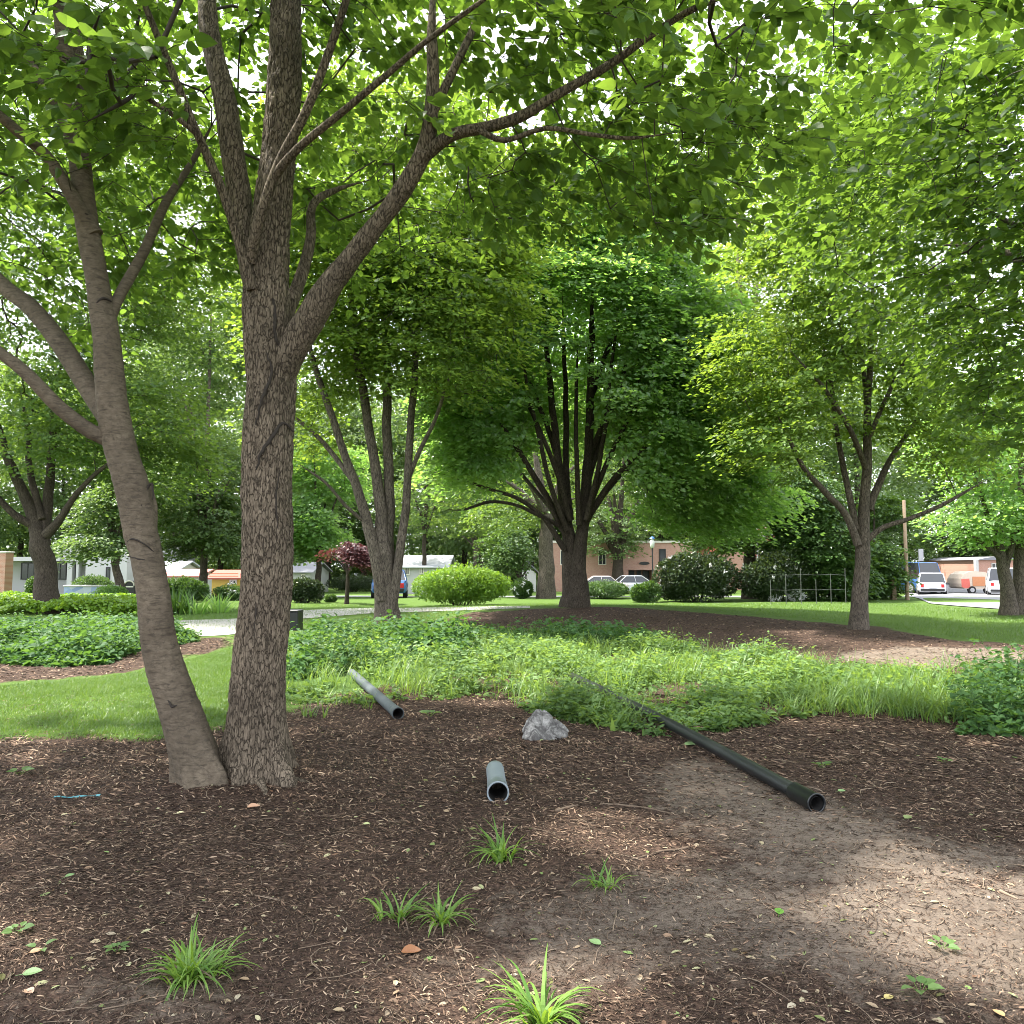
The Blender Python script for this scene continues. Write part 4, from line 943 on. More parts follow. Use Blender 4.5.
# ------------------------------------------------------------------ shrubs and beds
def shrub(name, label, px, py, wpx, hpx, mat, nl=9000, leaf=.07, lumps=9, seed=1, group=None, dr=.8, petals=0, cat="shrub", flatb=.0):
    b = GP(px, py); Yb = b[1]; rx = wpx * Yb / F / 2; h = hpx * Yb / F; ry = rx * dr
    b = b + np.array([0, ry * .8, 0]); b[2] = float(gsurf(b[0], b[1]))
    rs = np.random.default_rng(seed); root = empty(name, b, label, cat, group)
    C = []
    for k in range(lumps):
        a = rs.random() * 6.283; q_ = math.sqrt(rs.random()) * .62
        C.append((b[0] + math.cos(a) * q_ * rx, b[1] + math.sin(a) * q_ * ry, b[2] + h * (.30 + .34 * (1 - q_) * (0.6 + .4 * rs.random())), rx * (.30 + .16 * rs.random()), h * (.28 + .12 * rs.random())))
    C.append((b[0], b[1], b[2] + h * .45, rx * .62, h * .5))
    C = np.array(C); k = rs.integers(0, len(C), nl); v = norm(rs.normal(size=(nl, 3))); rr = .80 + .22 * rs.random(nl)
    p = np.stack([C[k, 0] + v[:, 0] * C[k, 3] * rr, C[k, 1] + v[:, 1] * C[k, 3] * dr * rr, C[k, 2] + v[:, 2] * C[k, 4] * rr], 1)
    p = p[p[:, 2] > b[2] - .02]; v = norm(p - np.array([b[0], b[1], b[2] + h * .25]))
    m_ = MB(); d = norm(v * .6 + rs.normal(size=p.shape) * .7); nr = v + np.array([0, 0, .8]) + rs.normal(size=p.shape) * .45
    cl = fbm(p * 2.2, 2) * .6 + .4 * rs.random(len(p))
    m_.leaves(p, d, nr, leaf * (.6 + .7 * rs.random(len(p))), OVAL, 0, np.clip(cl, 0, 1))
    m_.build("foliage", mat, root)
    st = MB()
    for q_ in C[:9]:
        st.tube([(b[0] + (q_[0] - b[0]) * .2, b[1] + (q_[1] - b[1]) * .2, b[2] - .05), (b[0] + (q_[0] - b[0]) * .6, b[1] + (q_[1] - b[1]) * .6, b[2] + h * .25), (q_[0], q_[1], q_[2] + q_[4] * .5)], [.03, .022, .008], 6)
    st.build("stem", M['bark_dark'], root)
    if petals:
        idx = rs.integers(0, len(p), petals); idx = idx[p[idx, 1] < b[1] + .2]
        pm = MB(); q_ = np.repeat(p[idx] + v[idx] * .05, 14, 0); e = norm(rs.normal(size=q_.shape))
        pm.leaves(q_ + e * .07, norm(rs.normal(size=q_.shape)), e, .10, OVAL, 0); pm.build("blossoms", M['petal'], root)
    return root
shrub("lime_shrub", "large rounded lime green shrub by the pale path, left of the dark maple", 459, 606.5, 126, 46, M['leaf_lime'], 26000, .10, 14, 2, dr=.6)
shrub("dark_shrub", "rounded dark green shrub by the road, right of the straight trunk", 300, 603.5, 42, 28, M['leaf_dark'], 9000, .10, 8, 3)
shrub("low_shrub", "small low green shrub between the dark shrub and the purple tree", 329, 602.5, 17, 8, M['leaf_shrub'], 2500, .07, 5, 4)
shrub("rhododendron", "big dark rhododendron with pale blossom specks, before the brick building", 703, 603, 100, 56, M['leaf_dark'], 28000, .13, 13, 5, petals=34, dr=.6)
shrub("rhododendron", "dark shrub right of the stout trunk, behind the wire fence, with white flowers", 790, 602, 90, 54, M['leaf_dark'], 22000, .13, 9, 6, petals=16, dr=.6)
shrub("light_shrub", "light green shrub at the left end of the dark rhododendron", 652, 603, 40, 22, M['leaf_shrub'], 7000, .10, 6, 7)
shrub("clipped_shrub", "clipped round green shrub beside the brick pillar at far left", 29, 597, 32, 22, M['leaf_shrub'], 8000, .09, 5, 8)
shrub("clipped_shrub", "long clipped green shrub under the windows of the white building", 80, 597, 62, 24, M['leaf_shrub'], 11000, .09, 8, 9)
shrub("grey_shrub", "blue green shrub in front of the mural wall, right of the forked trunk", 100, 603, 46, 18, M['leaf_maple'], 8000, .09, 8, 10)
shrub("low_hedge", "low loose hedge with white flowers beside the right side of the dark maple trunk", 607, 599.5, 72, 20, M['leaf_shrub'], 13000, .09, 8, 11, petals=5)
shrub("flowering_shrub", "loose shrub with pale flowers left of the thick grey trunk", 522, 599, 26, 22, M['leaf_shrub'], 6000, .10, 6, 12, petals=14)
shrub("leafy_shrub", "tall leafy green shrub behind the iris plants, between the two foreground trunks", 176, 603, 64, 27, M['leaf_shrub'], 10000, .11, 9, 31, dr=.5)
shrub("flowering_shrub", "small white flowering shrub in front of the kiosk beside the straight trunk", 225, 601, 36, 18, M['leaf_shrub'], 5000, .09, 6, 32, petals=14)
shrub("dark_hedge", "dark hedge behind the purple leaved tree across the road", 350, 592.5, 66, 20, M['leaf_dark'], 9000, .13, 9, 13, dr=.3)
shrub("green_shrub", "green shrub at the kerb behind the wooden post, left of the white car", 884, 600, 34, 20, M['leaf_shrub'], 6000, .10, 6, 14)
shrub("hydrangea", "round white flowering bush low behind the fence, left of its twin", 775, 601.5, 15, 13, M['leaf_shrub'], 1800, .09, 4, 15, petals=60)
shrub("hydrangea", "round white flowering bush low behind the fence, nearer the young tree", 797, 601.5, 18, 14, M['leaf_shrub'], 1800, .09, 4, 16, petals=70)
shrub("dark_shrub", "dark bush behind the red and yellow kiosk, left of the straight trunk", 232, 592, 26, 16, M['leaf_dark'], 4000, .12, 5, 17)

def strap_plant(name, label, px, py, n, length, width, mat, seed, group=None, bend=(.5, 1.5), spread=.06, cat="grass tuft", part="blades"):
    b = GP(px, py); rs = np.random.default_rng(seed); root = empty(name, b, label, cat, group)
    a = rs.random(n) * 6.283; h = np.stack([np.cos(a), np.sin(a), 0 * a], 1)
    p = b + h * (rs.random(n) * spread)[:, None] + (rs.normal(size=(4, 3)) * spread * .8)[rs.integers(0, 4, n)]; p[:, 2] = gsurf(p[:, 0], p[:, 1]) - .01
    L_ = length * (.45 + .6 * rs.random(n)); bd = bend[0] + (bend[1] - bend[0]) * rs.random(n)
    m_ = MB().blades(p, h + rs.normal(size=h.shape) * .2 * np.array([1, 1, 0]), L_, width * (.7 + .5 * rs.random(n)), bd, 0, rs.random(n), segs=7, rise=.05 + .5 * rs.random(n))
    m_.build(part, mat, root)
    if cat == "grass tuft":
        k = max(5, n // 7); a = rs.random(k) * 6.283; h = np.stack([np.cos(a), np.sin(a), 0 * a], 1); p = b + h * (rs.random(k) * spread * 1.5)[:, None]; p[:, 2] = gsurf(p[:, 0], p[:, 1])
        MB().blades(p, h, length * (.5 + .5 * rs.random(k)), np.full(k, width * .6), 1.6 + 1.2 * rs.random(k), 0, .4 + .6 * rs.random(k), segs=7, rise=.5 + .6 * rs.random(k)).build("dry_blades", M['twig'], root)
    return root
strap_plant("iris_plant", "tall sword leaved plant left of the pale tree behind the path", 176, 613.5, 130, 1.15, .06, M['leaf_shrub'], 3, bend=(.2, .8), spread=.45, cat="plant")
strap_plant("iris_plant", "dark arching sword leaved plant at the foot of the pale tree behind the path", 205, 612.5, 150, 1.0, .06, M['leaf_maple'], 4, bend=(.5, 1.4), spread=.45, cat="plant")

# --- foreground grass tufts
for (px, py, n, ln, wd, lab) in [
    (184, 976, 110, .26, .0150, "full rounded grass tuft at lower left, the densest one"),
    (400, 920, 30, .22, .015, "thin grass tuft left of its taller neighbour near the brown curled leaf"),
    (443, 922, 34, .24, .016, "upright grass tuft right of its thinner neighbour near the brown curled leaf"),
    (500, 862, 52, .29, .0165, "spreading grass tuft on the mulch just below the short grey pipe"),
    (603, 889, 30, .18, .0115, "small flat grass tuft right of the one below the grey pipe"),
    (540, 1024, 56, .32, .0165, "long leaved grass tuft cut off by the bottom of the picture")]:
    strap_plant("grass_tuft", lab, px, py, n, ln, wd, M['clump'], int(px), group="grass tufts on the foreground mulch", bend=(.7, 2.7), spread=.03 if n < 100 else .06)

# --- small broad leaved seedlings
def seedling(label, px, py, n, size, seed):
    b = GP(px, py); rs = np.random.default_rng(seed); root = empty("seedling", b, label, "seedling", "seedlings on the foreground soil")
    a = np.arange(n) * 2.4 + rs.random(); h = np.stack([np.cos(a), np.sin(a), .15 + .25 * rs.random(n)], 1)
    st = MB(); A = np.repeat(b[None] - [0, 0, .01], n, 0); B = b + h * size * .55 + [0, 0, size * .25]
    sticks(st, A, B, np.full(n, .0015), np.full(n, .001)); st.build("stem", M['clump'], root)
    m_ = MB(); m_.leaves(B, h, np.array([0, 0, 1.]) + rs.normal(size=h.shape) * .2, size * (.7 + .5 * rs.random(n)), HEART, 0, .3 + .7 * rs.random(n)); m_.build("foliage", M['weed'], root)
for k, (px, py, n, s_, lab) in enumerate([
    (942, 946, 6, .045, "seedling with oval leaves on the pale soil, above the darker one"),
    (920, 990, 6, .05, "darker seedling with stacked leaves near the bottom right corner"),
    (822, 769, 6, .06, "pale green seedling on mulch right of the long black pipe"),
    (18, 932, 7, .045, "jagged green seedling at the left edge of the picture"),
    (117, 948, 8, .035, "low feathery seedling just left of the dense grass tuft"),
    (20, 775, 6, .07, "light green seedling at the left edge near the lawn"),
    (944, 762, 4, .05, "tiny seedling in the mulch below the right end of the weeds"),
    (40, 950, 3, .04, "two leaved seedling beside a brown bark chip at lower left"),
    (430, 716, 7, .08, "small leafy seedling right of the weathered grey pipe's mouth")]):
    seedling(lab, px, py, n, s_, 40 + k)

# --- beds of weeds and ground cover (nobody could count these)
def scatter(polyg, n, dens=None, dmul=None):
    lo, hi_ = polyg.min(0), polyg.max(0); out = []
    got = 0
    while got < n:
        p = lo + rng.random((n * 2, 2)) * (hi_ - lo); m = inpoly(polyg, p[:, 0], p[:, 1])
        if dens is not None: m &= rng.random(len(p)) < dens(p[:, 0], p[:, 1])
        p = p[m]; out.append(p); got += len(p)
    return np.concatenate(out)[:n]
def edge_soft(polyg, x, y, r): return soft(polyg, x, y, r)
def bedcover(name, label, polyg, n, mat, leaf, hfun, tmpl=OVAL, dens=None, er=.4, flat=.5, layers=.55, cat="ground cover"):
    p = scatter(polyg, n, dens); x_, y_ = p[:, 0], p[:, 1]
    h = hfun(x_, y_) * np.clip(edge_soft(polyg, x_, y_, er) * 1.6 - .35, .12, 1)
    zz = gsurf(x_, y_) + h * (layers + (1 - layers) * rng.random(n)) * (.75 + .5 * fbm(np.stack([x_ * 4, y_ * 4, 0 * x_], 1), 2))
    a = rng.random(n) * 6.283; d = np.stack([np.cos(a), np.sin(a), -.25 + .3 * rng.normal(size=n)], 1)
    m_ = MB(); m_.leaves(np.stack([x_, y_, zz], 1), d, np.array([0, 0, 1.]) + rng.normal(size=(n, 3)) * flat, leaf * (.55 + .8 * rng.random(n)), tmpl, 0, np.clip(.6 * fbm(np.stack([x_ * 2, y_ * 2, 0 * x_], 1), 2) + .4 * rng.random(n), 0, 1))
    return tag(m_.build(name, mat), label, cat, kind='stuff')
def nz2(x, y, s, o=0): return fbm(np.stack([x * s + o, y * s, 0 * x + o], 1), 3)
BEDD = BED
bare = poly((630, 690), (680, 684), (720, 692), (700, 702), (650, 704)); bare2 = poly((430, 700), (500, 690), (520, 705), (470, 712), (400, 712)); bare3 = poly((740, 706), (790, 702), (795, 710), (750, 713))
def weed_dens(x, y):
    d = np.clip((nz2(x, y, 1.3) - .43) * 6, .03, 1)
    for b_ in (bare, bare2, bare3): d = d * (1 - .88 * soft(b_, x, y, .15))
    return d * np.where((x < -.3) & (y < 12), .45, 1)
def plants(name, label, polyg, N_, mat, leaf, hf, k, tmpl=OVAL, dens=None, spread=.38, stem=True, cat="ground cover", er=.35):
    """many small leafy stems of uneven height"""
    p = scatter(polyg, N_, dens); x_, y_ = p[:, 0], p[:, 1]
    h = hf(x_, y_) * (.35 + 1.5 * rng.random(N_) ** 2.6) * np.clip(soft(polyg, x_, y_, er) * 1.5 - .25, .3, 1) + .02
    b = np.stack([x_, y_, gsurf(x_, y_) - .01], 1); ln_ = rng.normal(size=(N_, 2)) * .25; tip = b + np.stack([ln_[:, 0] * h, ln_[:, 1] * h, h], 1)
    t = .2 + .8 * rng.random((N_, k)) ** .7; az = rng.random((N_, k)) * 6.283
    hd = np.stack([np.cos(az), np.sin(az), -.1 + .35 * rng.normal(size=(N_, k))], -1)
    r = (spread * h[:, None] * (1.15 - .75 * t) + .01) * (.4 + .6 * rng.random((N_, k)))
    q_ = b[:, None] + (tip - b)[:, None] * t[..., None] + hd * r[..., None]
    cl = np.clip(np.repeat(rng.random(N_) * .35 + 1.6 * (nz2(x_, y_, 2.2, 40) - .42), k) + rng.random(N_ * k) * .3 + .25 * t.ravel(), 0, 1)
    m_ = MB(); n = N_ * k
    m_.leaves(q_.reshape(-1, 3), hd.reshape(-1, 3), np.array([0, 0, 1.]) + rng.normal(size=(n, 3)) * .45, leaf * (.5 + .9 * rng.random(n)) * np.repeat((.6 + .7 * rng.random(N_)) * (.6 + .9 * nz2(x_, y_, 1.9, 60)), k), tmpl, 0, cl)
    if stem: sticks(m_, b, tip, np.full(N_, .0025), np.full(N_, .001), 0)
    return tag(m_.build(name, mat), label, cat, kind='stuff')
def seg_dist(x, y, A, B):
    A, B = np.array(A), np.array(B); d = B - A; t = np.clip(((x - A[0]) * d[0] + (y - A[1]) * d[1]) / d.dot(d), 0, 1); return np.hypot(x - A[0] - t * d[0], y - A[1] - t * d[1])
PIPE1 = (G(817, 810)[:2], G(572, 682)[:2]); PIPE2 = (G(398, 720)[:2], G(352, 677)[:2])
def clear_pipe(x, y): return np.clip(np.minimum(seg_dist(x, y - .0, *PIPE1), seg_dist(x, y, *PIPE2)) / .42 - .25, 0, 1)
plants("weed_cover", "dense bright green low weeds filling the bed behind the pipes", BED, 9500, M['weed'], .064, lambda x, y: .04 + .52 * np.clip(nz2(x, y, 1.2, 3) - .24, 0, 1) * sstep(5.5, 9.5, y) * (.15 + .85 * clear_pipe(x, y)), 15, OVAL, lambda x, y: weed_dens(x, y) * (.25 + .75 * clear_pipe(x, y)))
pw = poly((560, 716), (600, 728), (650, 736), (690, 736), (700, 722), (650, 706), (590, 690), (560, 700))
plants("weed_cover", "bushy low weeds between the grey rock and the long black pipe", pw, 420, M['weed'], .055, lambda x, y: .10 + .40 * np.clip(nz2(x, y, 1.6, 6) - .2, 0, 1) * (.2 + .8 * clear_pipe(x, y)), 15, dens=lambda x, y: .15 + .85 * clear_pipe(x, y))
dk = poly((284, 682), (330, 676), (420, 672), (480, 660), (480, 640), (400, 642), (284, 646))
plants("ivy_cover", "darker broad leaved weeds around the foot of the multi stemmed tree", dk, 2600, M['ivy'], 0.075, lambda x, y: .10 + .45 * nz2(x, y, .8, 5), 12, HEART)
dk2 = poly((470, 652), (560, 650), (660, 652), (650, 642), (560, 638), (470, 640))
plants("ivy_cover", "darker leafy weeds along the far edge of the bed below the mulch mound", dk2, 1300, M['ivy'], 0.07, lambda x, y: .10 + .35 * nz2(x, y, .8, 8), 12, HEART)
dk3 = poly((960, 735), (1040, 738), (1140, 735), (1140, 690), (1010, 686), (950, 700))
plants("ivy_cover", "darker leafy weeds at the right end of the bed", dk3, 900, M['ivy'], 0.055, lambda x, y: .10 + .40 * nz2(x, y, 1.2, 2), 12, HEART)
lb = poly((-90, 663), (0, 664), (60, 668), (110, 664), (140, 652), (175, 646), (200, 642), (190, 636), (140, 633), (60, 628), (-90, 628))
plants("leafy_bed", "broad dark green ground cover bed at left behind the leaning trunk", lb, 5200, M['ivy'], .085, lambda x, y: .08 + .42 * np.clip(nz2(x, y, .8, 4) - .15, 0, 1), 12, HEART)
lc = poly((-80, 615), (60, 616), (150, 616), (190, 614), (150, 606), (60, 604), (-80, 606))
bedcover("lime_cover", "bright yellow green ground cover strip behind the leafy bed at left", lc, 30000, M['leaf_lime'], .12, lambda x, y: .25 + .45 * nz2(x, y, .5, 6), HEART)

# grass growing among the weeds
def grass(name, label, polyg, n, mat, ln, wd, bend, segs=3, dens=None, cat="grass", clumpy=None):
    p = scatter(polyg, n, dens); x_, y_ = p[:, 0], p[:, 1]; a = rng.random(n) * 6.283
    q_ = np.stack([x_, y_, gsurf(x_, y_) - .01], 1)
    L_ = ln * (.45 + .8 * rng.random(n)) * (.6 + .8 * nz2(x_, y_, 1.3, 9)); b_ = bend[0] + (bend[1] - bend[0]) * rng.random(n)
    m_ = MB().blades(q_, np.stack([np.cos(a), np.sin(a), 0 * a], 1), L_, wd * (.7 + .6 * rng.random(n)), b_, 0, np.clip(.5 * nz2(x_, y_, 1.5) + .5 * rng.random(n), 0, 1), segs, .05 + .3 * rng.random(n))
    return tag(m_.build(name, mat), label, cat, kind='stuff')
def clump_dens(x, y):
    d = np.clip((nz2(x, y, 1.6, 20) - .42) * 6, .05, 1) * (.15 + .85 * clear_pipe(x, y))
    for b_ in (bare, bare2, bare3): d = d * (1 - .9 * soft(b_, x, y, .15))
    return d
grass("weed_grass", "long arching grass blades growing through the weed bed", BED, 14500, M['weed_grass'], .42, .011, (.4, 2.8), 6, clump_dens)
grass("weed_grass", "thick dark arching grass along the right front of the weed bed", poly((780, 716), (860, 712), (940, 723), (960, 700), (900, 680), (800, 690)), 1900, M['weed_grass'], .46, .012, (1.2, 2.9), 6)
grass("lawn_grass", "short mown grass on the lawn at left", LAWN_L, 150000, M['lawn'], .055, .0065, (.3, 1.4), 2, lambda x, y: np.clip((nz2(x, y, .8, 30) - .25) * 3, .25, 1) * np.clip(soft(LAWN_L, x, y, .35) * 1.3 - .2, .05, 1))
FARL = poly((-80, 617), (120, 614), (300, 604), (430, 606), (520, 604), (640, 603), (760, 603), (900, 602), (1000, 612), (1200, 615), (1200, 648), (1024, 646), (960, 638), (860, 624), (760, 615), (650, 607), (540, 607), (470, 612), (425, 622), (300, 640), (284, 632), (300, 622), (372, 615), (240, 640), (235, 632), (120, 640), (-80, 645))
grass("lawn_grass", "mown grass of the farther lawn around the mulch mound", FARL, 110000, M['lawn'], .075, .018, (.3, 1.4), 1)
# a few large weeds that stand out of the bed
for (px, py, n, ln, wd, lab, mt) in [
    (617, 727, 16, .34, .050, "broad leaved upright weed right of the grey rock at the bed's front edge", 'weed'),
    (310, 716, 30, .34, .012, "tall grass weed at the left front of the bed, beside the straight trunk", 'weed_grass'),
    (366, 708, 24, .26, .012, "grass weed leaning over the weathered grey pipe", 'weed_grass'),
    (560, 706, 40, .34, .014, "bushy grass weed at the bed edge behind the grey rock", 'weed_grass'),
    (860, 716, 40, .40, .013, "drooping grass weed at the front of the bed right of the long black pipe", 'weed_grass'),
    (770, 700, 30, .34, .040, "leafy bright weed standing up in the middle right of the bed", 'weed'),
    (640, 662, 14, .40, .06, "large leaved weed at the back of the bed before the mulch mound", 'weed')]:
    strap_plant("tall_weed", lab, px, py, n, ln, wd, M[mt], int(px) + 7, bend=(.3, 1.5), spread=.12, cat="weed", part="foliage", group="tall weeds of the bed")

# ------------------------------------------------------------------ mulch, twigs, litter
def in_mulch(x, y): return np.maximum(soft(MULCH1, x, y, .15, 4), soft(MULCH3, x, y, .2, 4)) * (1 - .80 * np.maximum(soft(DIRT1, x, y, .5, 6), soft(DIRT3, x, y, .2, 4)))
def fore_scatter(n, ymax=9.5, power=1.2):
    """points on the foreground, denser near the camera, inside the camera's wedge with a margin"""
    u = rng.random(n); y_ = (2.1 ** (1 - power) + u * (ymax ** (1 - power) - 2.1 ** (1 - power))) ** (1 / (1 - power)) if power != 1 else 2.1 * (ymax / 2.1) ** u
    x_ = (rng.random(n) * 2 - 1) * (y_ * .80 + .6)
    return x_, y_
x_, y_ = fore_scatter(520000, 9.8, .7)
k = rng.random(len(x_)) < in_mulch(x_, y_) * (.35 + .9 * nz2(x_, y_, 3.0, 2)) + .03
x_, y_ = x_[k], y_[k]; n = len(x_)
a = nz2(x_, y_, .5, 12) * 6 + rng.normal(size=n) * .8
d = np.stack([np.cos(a), np.sin(a), rng.normal(size=n) * .16], 1)
ln = (.008 + .034 * rng.random(n) ** 2.6) * np.clip(y_ / 4, .8, 1.7)
m_ = MB(); m_.leaves(np.stack([x_, y_, gsurf(x_, y_) + .0015 + .006 * rng.random(n)], 1), d, np.array([0, 0, 1.]) + rng.normal(size=(n, 3)) * .35, ln, CHIP, 0, np.clip(rng.random(n) ** 1.9, 0, 1))
x2, y2 = np.concatenate([scatter(MULCH2, 26000), scatter(MULCH3, 9000)]).T; n = len(x2); a = rng.random(n) * 6.28
m_.leaves(np.stack([x2, y2, gsurf(x2, y2) + .004], 1), np.stack([np.cos(a), np.sin(a), rng.normal(size=n) * .2], 1), np.array([0, 0, 1.]) + rng.normal(size=(n, 3)) * .4, .03 + .05 * rng.random(n), CHIP, 0, rng.random(n) ** 1.8)
tag(m_.build("mulch", M['chip']), "dark brown shredded bark mulch covering the foreground and the mound", "mulch", kind='stuff')

def curve_twigs(mb, x, y, L_, r, lift, col, seed):
    rs = np.random.default_rng(seed)
    for k in range(len(x)):
        a = rs.random() * 6.283; cur = rs.normal() * 1.2; p = np.array([x[k], y[k], 0.]); pts = []; m = 5
        for j in range(m):
            pts.append((p[0], p[1], float(gsurf(p[0], p[1])) + r[k] * .6 + lift * abs(math.sin(j / (m - 1) * 3.14)) * rs.random()))
            p = p + np.array([math.cos(a), math.sin(a), 0]) * L_[k] / (m - 1); a += cur / m + rs.normal() * .25
        mb.tube(pts, np.linspace(r[k], r[k] * .4, m), 5, 0, col[k], caps=False)
x_, y_ = fore_scatter(1900, 9, 1.1); n = len(x_)
tw = MB(); curve_twigs(tw, x_, y_, .06 + .26 * rng.random(n) ** 2, (.0009 + .0030 * rng.random(n) ** 2.2) * np.clip(y_ / 4, .9, 1.6), .012, rng.random(n), 3)
tag(tw.build("twig_litter", M['twig']), "thin dry twigs and root fibres scattered over the mulch", "twigs", kind='stuff')
x_, y_ = fore_scatter(26000, 9.5, .8); k = rng.random(len(x_)) < .35 + .65 * in_mulch(x_, y_); x_, y_ = x_[k], y_[k]; n = len(x_)
a = nz2(x_, y_, .45, 12) * 7 + rng.normal(size=n) * .7; L_ = .02 + .09 * rng.random(n) ** 2; dx, dy = np.cos(a) * L_, np.sin(a) * L_
a = np.where(rng.random(n) < .25, rng.random(n) * 6.28, a)
fb = MB(); A_ = np.stack([x_, y_, gsurf(x_, y_) + .004 + .006 * rng.random(n)], 1); C_ = np.stack([x_ + dx, y_ + dy, gsurf(x_ + dx, y_ + dy) + .003 + .006 * rng.random(n)], 1); m2 = (A_ + C_) / 2 + rng.normal(size=A_.shape) * L_[:, None] * .07
r_ = (.0005 + .0013 * rng.random(n) ** 2) * np.clip(y_ / 4, .8, 1.8); sticks(fb, A_, m2, r_, r_); sticks(fb, m2, C_, r_, r_ * .6)
tag(fb.build("bark_fibres", M['fibre']), "fine stringy bark fibres woven through the foreground mulch", "mulch", kind='stuff')
x_, y_ = fore_scatter(3800, 9, .9); n = len(x_); a = rng.random(n) * 6.28
lt = MB(); lt.leaves(np.stack([x_, y_, gsurf(x_, y_) + .005], 1), np.stack([np.cos(a), np.sin(a), rng.normal(size=n) * .1], 1), np.array([0, 0, 1.]) + rng.normal(size=(n, 3)) * .3, .010 + .040 * rng.random(n) ** 2.2, OVAL, 0, rng.random(n))
tag(lt.build("leaf_litter", M['litter']), "tiny pale seeds and leaf scraps sprinkled over the dark mulch", "leaf litter", kind='stuff')
# dirt crumbs
x_, y_ = fore_scatter(26000, 8, 1.0); k = rng.random(len(x_)) < soft(DIRT1, x_, y_, .3, 4) + soft(DIRT3, x_, y_, .3, 4) * .8; x_, y_ = x_[k], y_[k]; n = len(x_)
tet = (np.array([(-.5, -.4, 0), (.5, -.35, 0), (0, .5, 0), (.05, 0, .55)]), np.array([(0, 1, 3), (1, 2, 3), (2, 0, 3)]))
M['crumb'] = rnd_mat("soil_crumb", [(.04, .028, .02), (.10, .075, .056), (.17, .135, .105)])
cb = MB(); a = rng.random(n) * 6.28
cb.leaves(np.stack([x_, y_, gsurf(x_, y_) - .001], 1), np.stack([np.cos(a), np.sin(a), 0 * a], 1), np.array([0, 0, 1.]) + rng.normal(size=(n, 3)) * .2, .004 + .014 * rng.random(n) ** 3, tet, 0, rng.random(n))
tag(cb.build("soil_crumbs", M['crumb']), "small clods and grit on the bare soil at lower right", "soil", kind='stuff')

def stick(label, pp, r, col=.6, name="stick"):
    p = np.array([GP(*q_) for q_ in pp]); pts, rr = smooth_path(p, np.linspace(r, r * .45, len(p)), .03)
    pts[:, 2] = gsurf(pts[:, 0], pts[:, 1]) + rr * .7
    m_ = MB().tube(pts, rr * (1 + .12 * np.sin(np.arange(len(rr)) * 1.9)), 7, 0, col)
    # a short side spur
    k = len(pts) // 2; e = pts[k] + np.array([rng.normal() * .03, rng.normal() * .03, .012]); m_.tube([pts[k], e], [rr[k] * .5, rr[k] * .2], 5, 0, col)
    return tag(m_.build(name, M['twig']), label, "stick", "sticks on the foreground")
for lab, pp, r, c in [
    ("curved brown stick right of the short grey pipe on the mulch edge", [(690, 846), (655, 852), (630, 862), (622, 872)], .007, .35),
    ("short thick pinkish brown stick between the grey pipe and the black pipe", [(556, 812), (578, 807)], .012, .55),
    ("crooked dry root lying right of the thick pinkish stick", [(600, 806), (640, 808), (680, 815), (700, 822)], .007, .55),
    ("thin stick running down from the foreground's middle tufts to the left", [(448, 935), (432, 955), (415, 972)], .0035, .6),
    ("thin bent stick below the upright middle tuft, right of its twin", [(450, 938), (457, 962), (466, 985), (478, 995)], .003, .6),
    ("straight dark stick pointing at the long leaved tuft from the left", [(475, 980), (455, 986), (436, 992)], .004, .45),
    ("pale upright splinter lying right of the small flat tuft", [(613, 932), (617, 912)], .0035, .95),
    ("slender curved twig at the lower left below the dense tuft", [(60, 990), (100, 988), (140, 978), (180, 972)], .004, .3),
    ("forked dry twig at the bottom left corner", [(80, 1010), (100, 1000), (122, 985)], .003, .75),
    ("reddish bark stick lying at the left of the middle tufts", [(262, 898), (284, 899)], .006, .5),
    ("pale broken stick on the light soil at far right", [(1000, 892), (1018, 899)], .009, .8),
    ("brown stick at the right edge on the mulch", [(995, 810), (1024, 818)], .007, .55),
    ("thin long twig beside the long black pipe's open end on the right", [(940, 836), (985, 852)], .004, .6),
    ("pale bleached branch arching in the weed bed behind the bare patch", [(455, 664), (470, 660), (485, 668)], .010, .9),
    ("dry fallen branch along the front of the bed left of the weathered pipe", [(292, 716), (315, 708), (340, 698), (352, 693)], .012, .7)]:
    stick(lab, pp, r, c)

_t = np.linspace(0, 1, 9); _w = np.sin(np.pi * _t ** .8) ** .8 * .34
ROUND = (np.array([(a, b, abs(b) * .18) for a, b in zip(_t, _w)] + [(a, -b, abs(b) * .18) for a, b in zip(_t, _w)] + [(a, 0, 0) for a in _t]),
         np.array([(18 + i, 19 + i, i + 1, i) for i in range(8)] + [(9 + i, 10 + i, 19 + i, 18 + i) for i in range(8)]))
def fallen_leaf(label, px, py, size, cols, ang, seed, curl=0.):
    b = GP(px, py); tv, tf = ROUND; tv = tv.copy(); tv[:, 2] += curl * (tv[:, 1] ** 2 * 2.2 + (tv[:, 0] - .5) ** 2 * .6)
    m_ = MB(); m_.leaves(b[None] + [0, 0, .008], np.array([[math.cos(ang), math.sin(ang), .05]]), np.array([[.05, -.12, 1.]]), size, (tv, tf), 0, .5)
    m_.tube([b + [0, 0, .008], b + [-math.cos(ang) * size * .35, -math.sin(ang) * size * .35, .006]], [.0012, .0008], 5, 0, .5)
    return tag(m_.build("fallen_leaf", plain_mat("fallen_leaf_" + str(seed), cols, .5, var=.2, scale=30)), label, "leaf", "fallen leaves on the foreground")
G1, G2, BR, YL = (.08, .19, .025), (.17, .27, .11), (.20, .085, .035), (.40, .33, .12)
